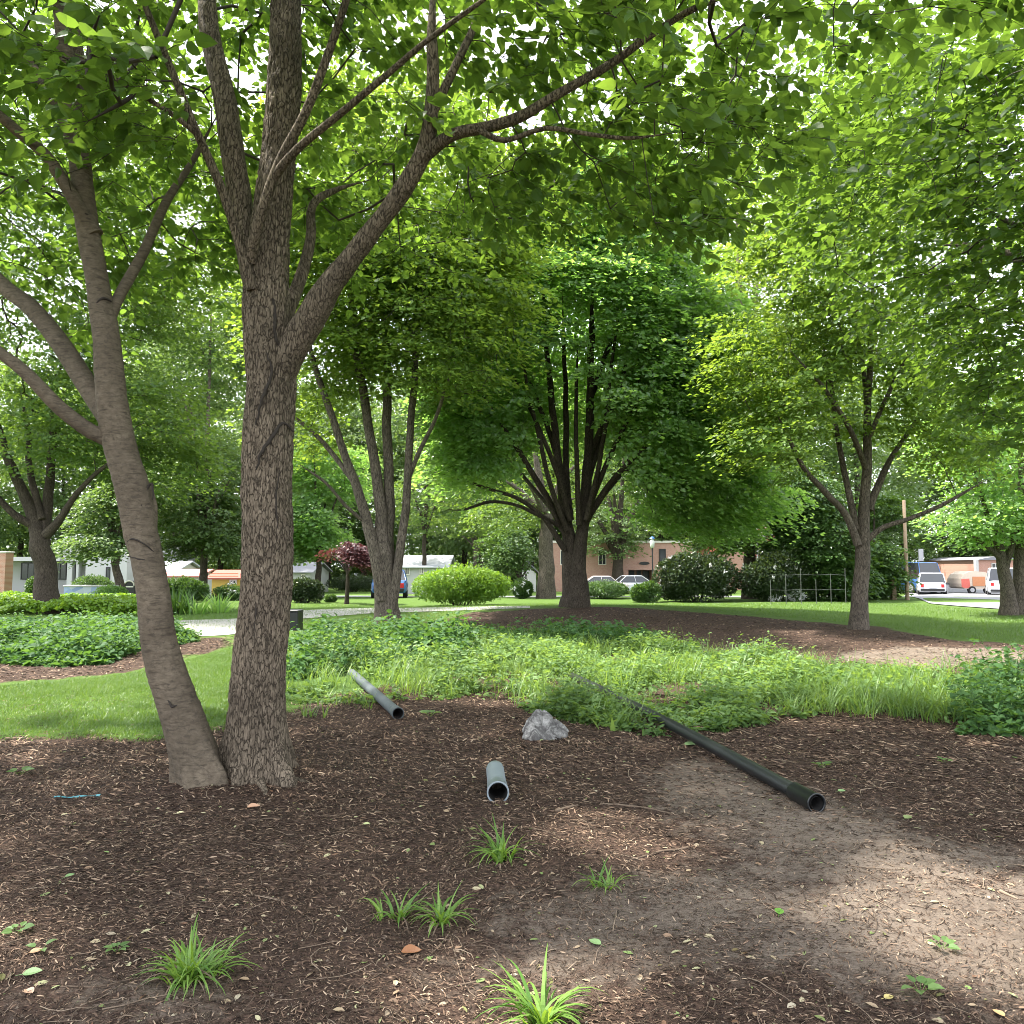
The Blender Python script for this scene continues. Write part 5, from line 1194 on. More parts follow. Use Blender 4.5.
for k, (lab, px, py, s_, c, a, cu) in enumerate([
    ("fresh bright green leaf lying alone on the bare soil right of centre", 779, 916, .062, G1, 1.2, .1),
    ("curled orange brown leaf under the middle grass tufts", 401, 955, .085, BR, .1, .5),
    ("pale green leaf on the mulch at the far lower left", 22, 978, .07, G2, .3, .1),
    ("pale grey green leaf near the bottom, right of the long leaved tuft", 601, 948, .06, G2, 2.5, .1),
    ("small yellow leaf at the bottom below the pale soil patch", 884, 996, .04, YL, .2, .2),
    ("pink brown leaf by the foot of the straight trunk", 247, 810, .085, (.42, .25, .16), .4, .6),
    ("yellowish leaf pair piece on the mulch left of the pinkish leaf", 176, 813, .05, (.55, .50, .30), .3, .1),
    ("pale green leaf lying beside the upper end of the bare black pipe", 684, 745, .13, G2, .1, .1),
    ("light green leaf left of the dense grass tuft, half way up", 65, 881, .045, G2, .9, .2),
    ("broken tan leaf at the lower left edge by the pale green leaf", 26, 996, .05, (.42, .27, .18), -.6, .4),
    ("orange leaf scrap at the bottom right corner", 1005, 1016, .045, (.45, .28, .13), 2.0, .3),
    ("dull green leaf on mulch beside the seedling right of the black pipe", 905, 820, .07, (.16, .20, .07), .6, .2),
    ("pale leaf on the mulch right of the black pipe's open end", 838, 792, .06, G2, .2, .1),
    ("tan bark leaf at the left, touching the two leaved seedling", 29, 955, .05, (.34, .20, .11), .5, .2),
    ("pale leaf below the short grey pipe's left side", 363, 826, .045, (.40, .42, .20), .1, .1)]):
    fallen_leaf(lab, px, py, s_, c, a, k, cu)
# turquoise ribbon on the mulch at left
rp = np.array([GP(*q_) for q_ in [(54, 799), (66, 798), (80, 797), (100, 796)]]); m_ = MB(); V = []
pts, _ = smooth_path(rp, np.ones(4), .03)
for k, p in enumerate(pts): V += [p + [0, -.008, .008 + .004 * math.sin(k)], p + [0, .008, .011 + .004 * math.sin(k * 1.3)]]
m_.add(np.array(V), [(2 * k, 2 * k + 2, 2 * k + 3, 2 * k + 1) for k in range(len(pts) - 1)])
o = m_.build("ribbon", plain_mat("turquoise_plastic", (.04, .20, .24), .5)); tag(o, "faded turquoise plastic strip lying on the mulch at left", "strip")
o.modifiers.new("thickness", 'SOLIDIFY').thickness = .002

# ------------------------------------------------------------------ pipes and the rock
def pipe(name, label, A, B, r, wall, mat, socket=None, bore=None, notch=False, seg=40, sag=0):
    """hollow pipe from A (mouth) to B; optional wider socket at the mouth"""
    A = np.array(A, float); B = np.array(B, float); ax = norm(B - A); L_ = np.linalg.norm(B - A)
    root = empty(name, A * [1, 1, 0] + [0, 0, float(gsurf(A[0], A[1]))], label, "pipe")
    def ringtube(mb, prof, mi=0, inner_from=99):
        s_ = norm(np.cross(ax, [0, 0, 1.])); u = np.cross(s_, ax); a = np.arange(seg) / seg * 2 * np.pi; rows = []
        for t, r_ in prof:
            rows.append(A + ax * t + r_ * (np.cos(a)[:, None] * s_ + np.sin(a)[:, None] * u) + np.array([0, 0, -sag * math.sin(max(0, min(1, t / L_)) * math.pi)]))
        V = np.array(rows).reshape(-1, 3); n_ = len(prof); ii = np.arange(n_ - 1)[:, None] * seg; jj = np.arange(seg)[None]; j2 = (jj + 1) % seg
        Fq = np.stack([ii + jj, ii + j2, ii + seg + j2, ii + seg + jj], -1); k_ = min(inner_from, n_ - 1)
        mb.add(V, Fq[:k_].reshape(-1, 4), mi, None, True)
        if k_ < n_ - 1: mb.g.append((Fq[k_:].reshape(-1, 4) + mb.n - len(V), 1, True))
    mb = MB(); ts = np.linspace(0, L_, 14); s0 = (.26 if socket > .007 else .15) if socket else 0
    prof = [(t, r) for t in ts if t >= s0 * .999] if not socket else [(s0, r)] + [(t, r) for t in ts if t > s0]
    inner = [(L_, r - wall)] + [(t, r - wall) for t in ts[::-1] if t < L_]
    ringtube(mb, prof + inner + ([prof[0]] if not socket else []), 0, len(prof) + 1)
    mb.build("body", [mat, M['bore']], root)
    s_ = norm(np.cross(ax, [0, 0, 1.])); u = np.cross(s_, ax); a = np.arange(24) / 24 * 2 * np.pi; c_ = A + ax * min(.32, L_ * .5)
    pg = MB(); rr_ = (r - wall * 1.02); ring = c_ + rr_ * (np.cos(a)[:, None] * s_ + np.sin(a)[:, None] * u); pg.add(np.vstack([ring, ring + ax * .06]), [tuple(range(24)), tuple(range(47, 23, -1))] + [(i, (i + 1) % 24, 24 + (i + 1) % 24, 24 + i) for i in range(24)]); pg.build("light_stop", M['bark_dark'], root)  # disc added inside the pipe to keep daylight out of the bore
    if socket:
        sb = MB(); R2 = r + socket
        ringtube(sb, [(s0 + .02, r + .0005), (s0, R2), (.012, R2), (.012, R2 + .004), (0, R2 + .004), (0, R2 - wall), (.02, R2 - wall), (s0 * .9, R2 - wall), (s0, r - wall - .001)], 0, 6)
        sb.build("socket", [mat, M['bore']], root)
    return root
M['bore'] = plain_mat("shaded_bore", (.012, .011, .010), .9)  # near-black lining: the shade inside the pipes is put into its colour
M['pvc_grey'] = plain_mat("grey_plastic", (.20, .235, .255), .42, var=.05, scale=16, spec=.5)
M['pvc_black'] = plain_mat("black_plastic", (.011, .013, .0145), .36, var=.35, scale=14, spec=.5)
M['pvc_old'] = plain_mat("weathered_plastic", (.065, .08, .085), .6, var=.5, scale=20)
def on_ground(px, py, r):
    p = GP(px, py); p[2] = float(gsurf(p[0], p[1])) + r * .84; return p
a = on_ground(498, 803, .068); b = on_ground(495, 778, .068)
b = a + norm(b - a) * .62; b[2] = float(gsurf(b[0], b[1])) + .066
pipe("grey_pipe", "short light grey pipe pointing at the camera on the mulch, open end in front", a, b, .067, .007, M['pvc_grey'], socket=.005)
a = on_ground(817, 810, .062)
far = on_ground(572, 682, .07); far[2] += .02
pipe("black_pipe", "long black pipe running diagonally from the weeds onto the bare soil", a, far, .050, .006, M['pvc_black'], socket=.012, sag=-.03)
a = on_ground(398, 720, .066); b = on_ground(352, 677, .066); 
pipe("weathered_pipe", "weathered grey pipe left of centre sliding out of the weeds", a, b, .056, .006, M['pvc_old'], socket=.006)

def rock(label, px, py, w, h, seed):
    b = GP(px, py); rs = np.random.default_rng(seed)
    import bmesh
    bm = bmesh.new()
    for p in [(-.38, -.05, 1), (-.12, .0, 1.02), (.22, .0, .84), (.62, -.05, .55), (.98, .0, .20), (-.82, -.1, .62), (1, -.1, -.05), (-.98, -.1, .34), (-1, -.2, -.05), (.35, -.62, -.05), (-.35, -.68, -.05), (-.55, -.62, .22), (.22, -.42, .48), (-.52, -.36, .66), (0, .7, .4), (-.7, .5, .3), (.6, .5, .1), (.2, .75, -.05), (-.6, .7, -.05), (.7, -.42, .06)]:
        bm.verts.new(p)
    bmesh.ops.convex_hull(bm, input=bm.verts); bmesh.ops.triangulate(bm, faces=bm.faces)
    for _ in range(4): bmesh.ops.subdivide_edges(bm, edges=bm.edges, cuts=1, use_grid_fill=True)
    bmesh.ops.smooth_vert(bm, verts=bm.verts, factor=.4, use_axis_x=True, use_axis_y=True, use_axis_z=True)
    bmesh.ops.triangulate(bm, faces=bm.faces); bm.verts.index_update()
    V = np.array([v.co[:] for v in bm.verts]); Fc = np.array([[v.index for v in f.verts] for f in bm.faces]); bm.free()
    V = V * np.array([w / 2, w / 2.1, h]); nn_ = norm(V - [0, 0, h * .35])
    V = V + nn_ * ((fbm(V * 9 + seed, 4) - .5) * .05 - np.maximum(0, .18 - np.abs(fbm(V * np.array([7, 7, 5]) + 3, 3) - .5) * 2) * .12)[:, None]
    root = MB().add(V + b + [0, w * .3, -.01], Fc, smooth=False).build("rock", M['rock'])
    return tag(root, label, "rock")
def rock_mat():
    m, N, L, out = newmat("grey_granite"); tcn = N("ShaderNodeTexCoord")
    n1 = N("ShaderNodeTexNoise", Scale=9, Detail=8, Roughness=.7); n2 = N("ShaderNodeTexNoise", Scale=60, Detail=4); L(tcn.outputs["Object"], n1.inputs["Vector"]); L(tcn.outputs["Object"], n2.inputs["Vector"])
    r = N("ShaderNodeValToRGB"); e = r.color_ramp.elements; e[0].position = .36; e[0].color = (.055, .052, .05, 1); e[1].position = .66; e[1].color = (.36, .35, .33, 1); e2 = e.new(.5); e2.color = (.19, .185, .175, 1)
    L(n1.outputs[0], r.inputs[0]); mx_ = N("ShaderNodeMix", _data_type='RGBA', _blend_type='OVERLAY'); mx_.inputs[0].default_value = .6; L(r.outputs[0], mx_.inputs[6]); L(n2.outputs[0], mx_.inputs[7])
    n4 = N("ShaderNodeTexNoise", Scale=5.5, Detail=3, Distortion=.8); L(tcn.outputs["Object"], n4.inputs["Vector"]); q1 = N("ShaderNodeMath", _operation='SUBTRACT'); L(n4.outputs[0], q1.inputs[0]); q1.inputs[1].default_value = .5; q2 = N("ShaderNodeMath", _operation='ABSOLUTE'); L(q1.outputs[0], q2.inputs[0])
    q3 = N("ShaderNodeMapRange"); q3.inputs[1].default_value = .008; q3.inputs[2].default_value = .045; L(q2.outputs[0], q3.inputs[0]); q4 = N("ShaderNodeMix", _data_type='RGBA'); L(q3.outputs[0], q4.inputs[0]); q4.inputs[6].default_value = (.085, .081, .077, 1); L(mx_.outputs[2], q4.inputs[7])
    pr = N("ShaderNodeBsdfPrincipled", Roughness=.85); L(q4.outputs[2], pr.inputs["Base Color"]); bp = N("ShaderNodeBump", Strength=.7, Distance=.02); L(n1.outputs[0], bp.inputs["Height"]); L(bp.outputs[0], pr.inputs["Normal"]); L(pr.outputs[0], out.inputs[0])
    return m
M['rock'] = rock_mat()
rock("angular pale grey rock with dark veins at the front of the weed bed", 547, 741, .47, .265, 4)

# ------------------------------------------------------------------ buildings beyond the park
def bx(px, Yd): return (px - 512) * Yd / F
def bz(py, Yd): return CAMZ + (HOR - py) * Yd / F
M['white_wall'] = plain_mat("white_wall", (.38, .38, .385), .85, var=.05, scale=1.5)
M['dark_glass'] = plain_mat("dark_glass", (.025, .028, .032), .12, var=.3, scale=.6, spec=.6)
M['brick'] = brick_mat("red_brick", (.36, .17, .12), (.42, .22, .16), (.42, .36, .31))
M['brick_pale'] = brick_mat("pale_brick", (.36, .18, .14), (.42, .24, .19), (.38, .30, .26))
M['trim'] = plain_mat("pale_trim", (.58, .55, .50), .8)
M['roof_grey'] = plain_mat("grey_roof", (.22, .22, .24), .8)
M['roof_red'] = plain_mat("red_roof", (.34, .085, .06), .6)
M['yellow'] = plain_mat("yellow_paint", (.42, .30, .05), .6)
M['orange'] = plain_mat("orange_paint", (.48, .20, .09), .6)
M['black'] = plain_mat("black_metal", (.015, .015, .017), .45, var=.2)
M['steel'] = plain_mat("grey_steel", (.33, .33, .33), .5, metal=.3)
M['dull_steel'] = plain_mat('dull_steel', (.12, .125, .12), .6, metal=.2)
M['wood'] = plain_mat("weathered_wood", (.26, .19, .13), .85, var=.3, scale=20)
M['concrete'] = plain_mat("pale_concrete", (.50, .49, .47), .9)
M['white_paint'] = plain_mat("white_car_paint", (.52, .53, .56), .22, var=.02)
M['silver'] = plain_mat("silver_car_paint", (.55, .57, .60), .25, var=.03)
M['pale_paint'] = plain_mat("pale_car_paint", (.42, .37, .37), .3, var=.03)
M['blue_paint'] = plain_mat("blue_car_paint", (.05, .12, .30), .25, var=.05)
M['rubber'] = plain_mat("tyre_rubber", (.02, .02, .02), .85)
M['rim'] = plain_mat("wheel_rim", (.5, .5, .52), .35, metal=.7)
M['lamp_red'] = plain_mat("red_lens", (.45, .02, .02), .2)
M['lamp_white'] = plain_mat("clear_lens", (.8, .8, .78), .15)
M['plate'] = plain_mat("plate_white", (.75, .75, .72), .5)

def window(root, x0, x1, z0, z1, yf, bars=1, frame='trim'):
    fr = MB(); t = .07
    for lo, hi in (((x0, yf - .05, z0), (x1, yf + .05, z0 + t)), ((x0, yf - .05, z1 - t), (x1, yf + .05, z1)), ((x0, yf - .05, z0 + t), (x0 + t, yf + .05, z1 - t)), ((x1 - t, yf - .05, z0 + t), (x1, yf + .05, z1 - t))): fr.box(lo, hi)
    for k in range(bars):
        xx = x0 + (x1 - x0) * (k + 1) / (bars + 1); fr.box((xx - .025, yf - .045, z0 + t), (xx + .025, yf + .045, z1 - t))
    f = fr.build("window", M[frame], root)
    g = MB().box((x0 + t, yf - .02, z0 + t), (x1 - t, yf - .012, z1 - t)).build("pane", M['dark_glass'])
    g.parent = f; g.location = (0, 0, 0)
    g.data.transform(__import__('mathutils').Matrix.Translation(-Vector(root.location)))
    return f

# white modern building at left
Yb = 56; gl = float(gsurf(bx(80, Yb), Yb))
root = empty("white_building", (bx(80, Yb), Yb + 4, gl), "white flat roofed building with dark recessed windows, far left behind the forked tree", "building")
w = MB(); w.box((bx(64, Yb), Yb, bz(561, Yb)), (bx(128, Yb), Yb + 12, bz(536, Yb))); w.box((bx(87.5, Yb), Yb + .002, gl), (bx(128, Yb) - .002, Yb + 12, bz(561, Yb) - .002)); w.box((bx(-40, Yb), Yb + 2, gl), (bx(87, Yb), Yb + 12, bz(561, Yb) - .01))
w.build("wall", M['white_wall'], root)
sl = MB(); sl.box((bx(-40, Yb), Yb - .4, bz(561, Yb)), (bx(63.6, Yb), Yb + 12, bz(557, Yb))); sl.build("canopy", M['white_wall'], root)
for a_, b_ in ((67.5, 72.5), (76.5, 79), (86, 87.4), (54, 56)): MB().box((bx(a_, Yb), Yb + .1, gl), (bx(b_, Yb), Yb + .5, bz(561, Yb) - .004)).build("column", M['white_wall'], root)
for a_, b_ in ((57, 67), (73, 76), (79.5, 85.5), (6, 20), (21, 38), (40, 53)): window(root, bx(a_, Yb), bx(b_, Yb), bz(580, Yb), bz(562.5, Yb), Yb + 1.9, 1, 'black')
window(root, bx(107.5, Yb), bx(111.5, Yb), bz(581, Yb), bz(567, Yb), Yb - .03, 0, 'black')
# brick pillar at the left edge
b = GP(2, 599); Yb = b[1]; root = empty("brick_pillar", b, "square brick pillar with a pale cap at the left edge of the picture", "pillar")
MB().box((bx(-9, Yb), Yb, b[2] - .1), (bx(6.5, Yb), Yb + .6, bz(553, Yb)), bev=.01).build("shaft", M['brick'], root); MB().box((bx(-10, Yb), Yb - .05, bz(553, Yb) + .002), (bx(7.3, Yb), Yb + .65, bz(551.5, Yb)), bev=.02).build("cap", M['concrete'], root)
# low mural wall
def mural_mat():
    m, N, L, out = newmat("mural_paint"); tcn = N("ShaderNodeTexCoord"); vo = N("ShaderNodeTexVoronoi", Scale=2.2); L(tcn.outputs["Object"], vo.inputs["Vector"])
    r = N("ShaderNodeValToRGB"); e = r.color_ramp.elements; e[0].color = (.12, .18, .34, 1); e[1].color = (.55, .60, .68, 1); e2 = e.new(.45); e2.color = (.30, .38, .55, 1); e3 = e.new(.7); e3.color = (.25, .30, .36, 1)
    L(vo.outputs["Color"], r.inputs[0]); pr = N("ShaderNodeBsdfPrincipled", Roughness=.7); L(r.outputs[0], pr.inputs["Base Color"]); L(pr.outputs[0], out.inputs[0]); return m
M['mural'] = mural_mat()
b = GP(92, 604); Yb = b[1] + 3; root = empty("mural_wall", (b[0], Yb, b[2]), "low wall painted in blue and white patches behind the blue green shrub at left", "wall")
MB().box((bx(66, Yb), Yb, b[2] - .1), (bx(117, Yb), Yb + .3, bz(586.5, Yb))).build("panel", M['mural'], root); MB().box((bx(65.4, Yb), Yb - .06, bz(586.5, Yb) + .002), (bx(117.6, Yb), Yb + .36, bz(585, Yb)), bev=.015).build("coping", M['concrete'], root)
# painted bench and low wall
b = GP(15, 609); Yb = b[1]; root = empty("bench", b, "purple bench with a peach coloured base at far left, before the low grey wall", "bench")
MB().box((bx(5, Yb), Yb, bz(603, Yb)), (bx(26, Yb), Yb + .5, bz(600.5, Yb)), bev=.015).build("seat", plain_mat("purple_paint", (.24, .13, .24), .6), root)
MB().box((bx(5.5, Yb), Yb + .42, bz(600.4, Yb)), (bx(25.5, Yb), Yb + .47, bz(596.5, Yb)), bev=.015).build("backrest", plain_mat("violet_paint", (.30, .18, .32), .6), root)
for q_ in (6, 22.5): MB().box((bx(q_, Yb), Yb + .05, b[2] - .03), (bx(q_ + 2.4, Yb), Yb + .45, bz(603, Yb) - .002), bev=.01).build("leg", plain_mat("peach_paint", (.62, .30, .20), .6), root)
Yw = Yb + 2.2; root = empty("low_wall", (bx(10, Yw), Yw, b[2]), "low blue grey garden wall behind the purple bench at far left", "wall")
MB().box((bx(-60, Yw), Yw, b[2] - .1), (bx(41, Yw), Yw + .35, bz(599, Yw))).build("face", plain_mat("blue_grey_render", (.30, .34, .44), .85), root); MB().box((bx(-60, Yw), Yw - .05, bz(599, Yw) + .002), (bx(41.6, Yw), Yw + .4, bz(597.3, Yw)), bev=.02).build("coping", M['concrete'], root)
# dark arched bin near the leaning trunk
b = GP(129, 598); Yb = b[1]; root = empty("arched_bin", b, "dark arched litter bin with a pale frame, left of the leaning trunk", "bin")
wd = 10 * Yb / F; hh = 17 * Yb / F; pr_ = [(-wd / 2, 0), (wd / 2, 0), (wd / 2, hh * .72)] + [(wd / 2 * math.cos(t), hh * .72 + hh * .28 * math.sin(t)) for t in np.linspace(0.2, 2.94, 9)] + [(-wd / 2, hh * .72)]
def prism(mb, prof, x, y0, y1, z_, mi=0):
    n_ = len(prof); V = [(x + a, y0, z_ + c) for a, c in prof] + [(x + a, y1, z_ + c) for a, c in prof]
    return mb.add(V, [tuple(range(n_ - 1, -1, -1)), tuple(range(n_, 2 * n_))] + [(i, (i + 1) % n_, n_ + (i + 1) % n_, n_ + i) for i in range(n_)][::1], mi)
prism(MB(), pr_, b[0], Yb, Yb + .5, b[2]).build("body", M['black'], root)
fr = MB(); fr.tube([(b[0] + a, Yb - .03, b[2] + c) for a, c in pr_[2:]], .035, 6); fr.tube([(b[0] - wd / 2, Yb - .03, b[2]), (b[0] - wd / 2, Yb - .03, b[2] + hh * .72)], .035, 6); fr.build("frame", M['trim'], root)
MB().box((b[0] - wd * .4, Yb - .015, b[2] + hh * .62), (b[0] + wd * .4, Yb - .006, b[2] + hh * .70)).build("slot", M['trim'], root)
# kiosk with red roof, and red and grey roofed sheds
def house(name, label, x0, x1, Yd, depth, py_eave, py_ridge, wall, roof, ridge='x', cat="house", wins=(), door=None):
    g0 = float(gsurf((bx(x0, Yd) + bx(x1, Yd)) / 2, Yd)); X0, X1 = bx(x0, Yd), bx(x1, Yd); ze, zr = bz(py_eave, Yd), bz(py_ridge, Yd); o_ = .3
    root = empty(name, ((X0 + X1) / 2, Yd + depth / 2, g0), label, cat)
    m_ = MB().box((X0, Yd, g0 - .2), (X1, Yd + depth, ze)); ym = Yd + depth / 2; xm = (X0 + X1) / 2
    if ridge == 'x': m_.add([(X0 + .002, Yd + .1, ze), (X0 + .002, Yd + depth - .1, ze), (X0 + .002, ym, zr - .12), (X1 - .002, Yd + .1, ze), (X1 - .002, Yd + depth - .1, ze), (X1 - .002, ym, zr - .12)], [(0, 1, 2), (3, 5, 4)])
    else: m_.add([(X0 + .1, Yd + .002, ze), (X1 - .1, Yd + .002, ze), (xm, Yd + .002, zr - .12), (X0 + .1, Yd + depth - .002, ze), (X1 - .1, Yd + depth - .002, ze), (xm, Yd + depth - .002, zr - .12)], [(0, 1, 2), (3, 5, 4)])
    m_.build("wall", wall, root); r = MB(); t = .10
    if ridge == 'x': q_ = [((X0 - o_, Yd - o_, ze - .08), (X1 + o_, Yd - o_, ze - .08), (X1 + o_, ym, zr), (X0 - o_, ym, zr)), ((X0 - o_, ym, zr), (X1 + o_, ym, zr), (X1 + o_, Yd + depth + o_, ze - .08), (X0 - o_, Yd + depth + o_, ze - .08))]
    else: q_ = [((X0 - o_, Yd - o_, ze - .08), (X0 - o_, Yd + depth + o_, ze - .08), (xm, Yd + depth + o_, zr), (xm, Yd - o_, zr)), ((xm, Yd - o_, zr), (xm, Yd + depth + o_, zr), (X1 + o_, Yd + depth + o_, ze - .08), (X1 + o_, Yd - o_, ze - .08))]
    for f4 in q_:
        V = np.array(list(f4) + [(a, b_, c + t) for a, b_, c in f4]); r.add(V, [(3, 2, 1, 0), (4, 5, 6, 7), (0, 1, 5, 4), (1, 2, 6, 5), (2, 3, 7, 6), (3, 0, 4, 7)])
    r.build("roof", roof, root)
    for (a, b_, c, d) in wins: window(root, bx(a, Yd), bx(b_, Yd), bz(d, Yd), bz(c, Yd), Yd - .03, 1)
    if door:
        a, b_, c = door; MB().box((bx(a, Yd), Yd - .04, g0), (bx(b_, Yd), Yd + .02, bz(c, Yd))).build("door", M['dark_glass'], root)
    return root
k = house("kiosk", "small kiosk with an orange red roof and yellow front, just left of the straight trunk", 213, 240, 48, 3, 578, 571.5, M['yellow'], M['roof_red'], cat="kiosk", wins=((231, 238, 579.5, 584),))
sb = MB()
for q_ in (573.2, 575.6): sb.box((bx(212, 48), 47.66, bz(q_ + .9, 48)), (bx(241, 48), 47.68, bz(q_, 48)))
sb.build("fascia", M['orange'], k)
house("shed", "low shed with a dull red roof between the two foreground trunks", 166, 199, 53, 4, 576, 570.5, M['white_wall'], plain_mat("dull_red_roof", (.42, .16, .14), .7), cat="shed", wins=((172, 178, 577.5, 583), (186, 192, 577.5, 583)))
house("shed", "shed with a pale grey roof right beside the leaning trunk", 140, 176, 58, 5, 571, 562, M['trim'], plain_mat("pale_grey_roof", (.48, .50, .56), .6), cat="shed", wins=((150, 156, 574, 580),))
house("house", "white house with a grey roof right of the straight trunk, behind the dark shrub", 274, 311, 60, 6, 572, 563, M['white_wall'], M['roof_grey'], wins=((283, 288, 574, 580), (302, 306, 574, 580)))
house("house", "white house behind the lime shrub with one dark window at its left", 398, 446, 60, 8, 567, 556, M['white_wall'], plain_mat("white_roof", (.42, .43, .46), .6), wins=((405, 410, 566.8, 575), (420, 424, 567, 574)), door=(436, 440, 569))
house("house", "small grey house corner between the bushy tree and the thick grey trunk", 519, 536, 66, 6, 573, 562, M['concrete'], M['roof_grey'], ridge='y', wins=((524, 528, 574, 580),))
# brick building behind the maple
Yb = 66; gl = float(gsurf(bx(620, Yb), Yb)); root = empty("brick_building", (bx(620, Yb), Yb + 5, gl), "flat roofed pink brick building behind the dark maple with a dark entrance", "building")
MB().box((bx(548, Yb), Yb, gl - .2), (bx(628, Yb), Yb + 10, bz(543, Yb))).box((bx(628, Yb) + .002, Yb, bz(570, Yb)), (bx(652, Yb), Yb + 10, bz(543, Yb) - .003)).box((bx(652, Yb) + .002, Yb, gl - .2), (bx(692, Yb), Yb + 10, bz(543, Yb))).box((bx(628, Yb) + .004, Yb + 1.2, gl), (bx(652, Yb) - .004, Yb + 9, bz(570, Yb) - .003)).build("wall", M['brick_pale'], root)
MB().box((bx(547, Yb), Yb - .12, bz(543, Yb) + .004), (bx(693, Yb), Yb + 10.1, bz(540.8, Yb))).build("parapet", M['trim'], root)
window(root, bx(659, Yb), bx(665.5, Yb), bz(565, Yb), bz(549, Yb), Yb - .03, 0, 'black'); window(root, bx(560, Yb), bx(567, Yb), bz(565, Yb), bz(550, Yb), Yb - .03, 1); window(root, bx(598, Yb), bx(606, Yb), bz(565, Yb), bz(550, Yb), Yb - .03, 1)
for a_, b_ in ((629.5, 636), (638.5, 643), (644.5, 651)): window(root, bx(a_, Yb), bx(b_, Yb), gl + .05, bz(570.6, Yb), Yb + 1.1, 0, 'black')
so = MB(); a = np.linspace(0, 6.283, 25)[:-1]; q_ = np.stack([bx(644, Yb) + .45 * np.cos(a), np.full(24, Yb - .08), bz(563.3, Yb) + .14 * np.sin(a)], 1); so.add(np.vstack([q_, q_ + [0, .07, 0]]), [tuple(range(23, -1, -1)), tuple(range(24, 48))] + [(i, (i + 1) % 24, 24 + (i + 1) % 24, 24 + i) for i in range(24)]); so.build("oval_sign", M['black'], root)
house("red_roofed_house", "brick house with a red roof behind the stout trunk right of the rhododendron", 694, 764, 70, 8, 560, 545, M['brick'], M['roof_red'], ridge='y', wins=((712, 720, 563, 575), (742, 750, 563, 575)))
# brick building at right with a curved roof
Yb = 80; gl = float(gsurf(bx(1000, Yb), Yb)); root = empty("brick_hall", (bx(1000, Yb), Yb + 5, gl), "low brick hall with a curved dark roof edge behind the camper at right", "building")
MB().box((bx(976, Yb), Yb, gl - .2), (bx(1060, Yb), Yb + 10, bz(560, Yb))).build("wall", M['brick'], root)
pr_ = [(bx(974, Yb), bz(560, Yb) + .004)] + [(bx(974 + t * 46, Yb), bz(560 - 3.5 * math.sin(t * 3.1416), Yb)) for t in np.linspace(0, 1, 9)][1:-1] + [(bx(1020, Yb), bz(560, Yb) + .004)]
prism(MB(), pr_, 0, Yb - .3, Yb + 10.2, 0).build("roof", M['roof_grey'], root)
window(root, bx(990, Yb), bx(998, Yb), bz(572, Yb), bz(563, Yb), Yb - .03, 1)
MB().box((bx(972.5, Yb), Yb - .4, gl), (bx(975.2, Yb), Yb, bz(560, Yb))).build("column", M['concrete'], root)

# ------------------------------------------------------------------ street furniture
def post(name, label, px, py, py_top, wpx, mat, cat="post", Yd=None, square=False, capm=None):
    b = GP(px, py); Yb = b[1]; r = wpx * Yb / F / 2; zt = bz(py_top, Yb); root = empty(name, b, label, cat)
    if square: MB().box((b[0] - r, Yb - r, b[2] - .1), (b[0] + r, Yb + r, zt), bev=r * .15).build("shaft", mat, root)
    else: MB().lathe([(r * 1.1, b[2] - .1), (r, b[2] + .4), (r * .85, zt - .02), (r * .6, zt), (0.001, zt)], b[0], Yb, 14).build("shaft", mat, root)
    if capm: MB().box((b[0] - r * 1.2, Yb - r * 1.2, zt + .002), (b[0] + r * 1.2, Yb + r * 1.2, zt + .06), bev=.012).build("cap", capm, root)
    return root, b, zt
post("utility_pole", "tall grey wooden utility pole at the kerb left of the white car", 907.5, 600, 500, 3.6, M['wood'], "pole")
post("wooden_post", "short brown wooden post left of the utility pole", 893.5, 599.5, 581, 4.4, M['wood'], square=True, capm=M['wood'])
post("white_post", "white fence post behind the purple leaved tree", 355.5, 592, 574, 2.4, M['white_wall'], square=True, capm=M['white_wall'])
post("grey_post", "thin grey post left of the purple leaved tree", 323, 591, 575, 1.6, M['steel'])
rt, b, zt = post("lamp_post", "thin black lamp post with a pale lantern before the brick building", 653, 600, 548, 1.6, M['black'], "lamp")
la = MB(); la.lathe([(.05, zt), (.10, zt + .05), (.12, zt + .30), (.04, zt + .44)], b[0], b[1], 12); la.build("lantern", M['lamp_white'], rt)
MB().lathe([(.14, zt + .443), (.12, zt + .47), (.03, zt + .54), (.001, zt + .56)], b[0], b[1], 12).build("cap", M['blue_paint'], rt)
rt, b, zt = post("banner_sign", "upright street sign, white above and black below, behind the white car", 919.5, 592, 575, 1.4, M['steel'], "sign")
Yb = b[1]; MB().box((bx(917.2, Yb), Yb - .15, bz(561, Yb)), (bx(922, Yb), Yb - .05, bz(549, Yb)), bev=.01).build("white_panel", M['white_wall'], rt); MB().box((bx(917.2, Yb), Yb - .15, bz(575, Yb)), (bx(922, Yb), Yb - .05, bz(561, Yb) - .01), bev=.01).build("black_panel", M['black'], rt)
# wire fence before the dark shrubs
A = GP(771, 604.5); B_ = GP(846, 603.5); root = empty("wire_fence", (A + B_) / 2, "thin wire fence with pale metal posts in front of the dark evergreen", "fence")
m_ = MB(); n_ = 6; tops = []
for k in range(n_):
    p = A + (B_ - A) * k / (n_ - 1); p[2] = float(gsurf(p[0], p[1])); hgt_ = 1.25 + .4 * ((k * 7) % 3 - 1) * .6
    MB().tube([p - [0, 0, .1], p + [0, 0, hgt_]], [.016, .013], 8, 0).build("post", M['dull_steel'], root); tops.append(p)
for h in (1.22, .6):
    m_.tube([p + [0, -.03, h - (.03 if k % 2 else 0)] for k, p in enumerate(tops)], .006, 5)
m_.build("wire", M['dull_steel'], root)
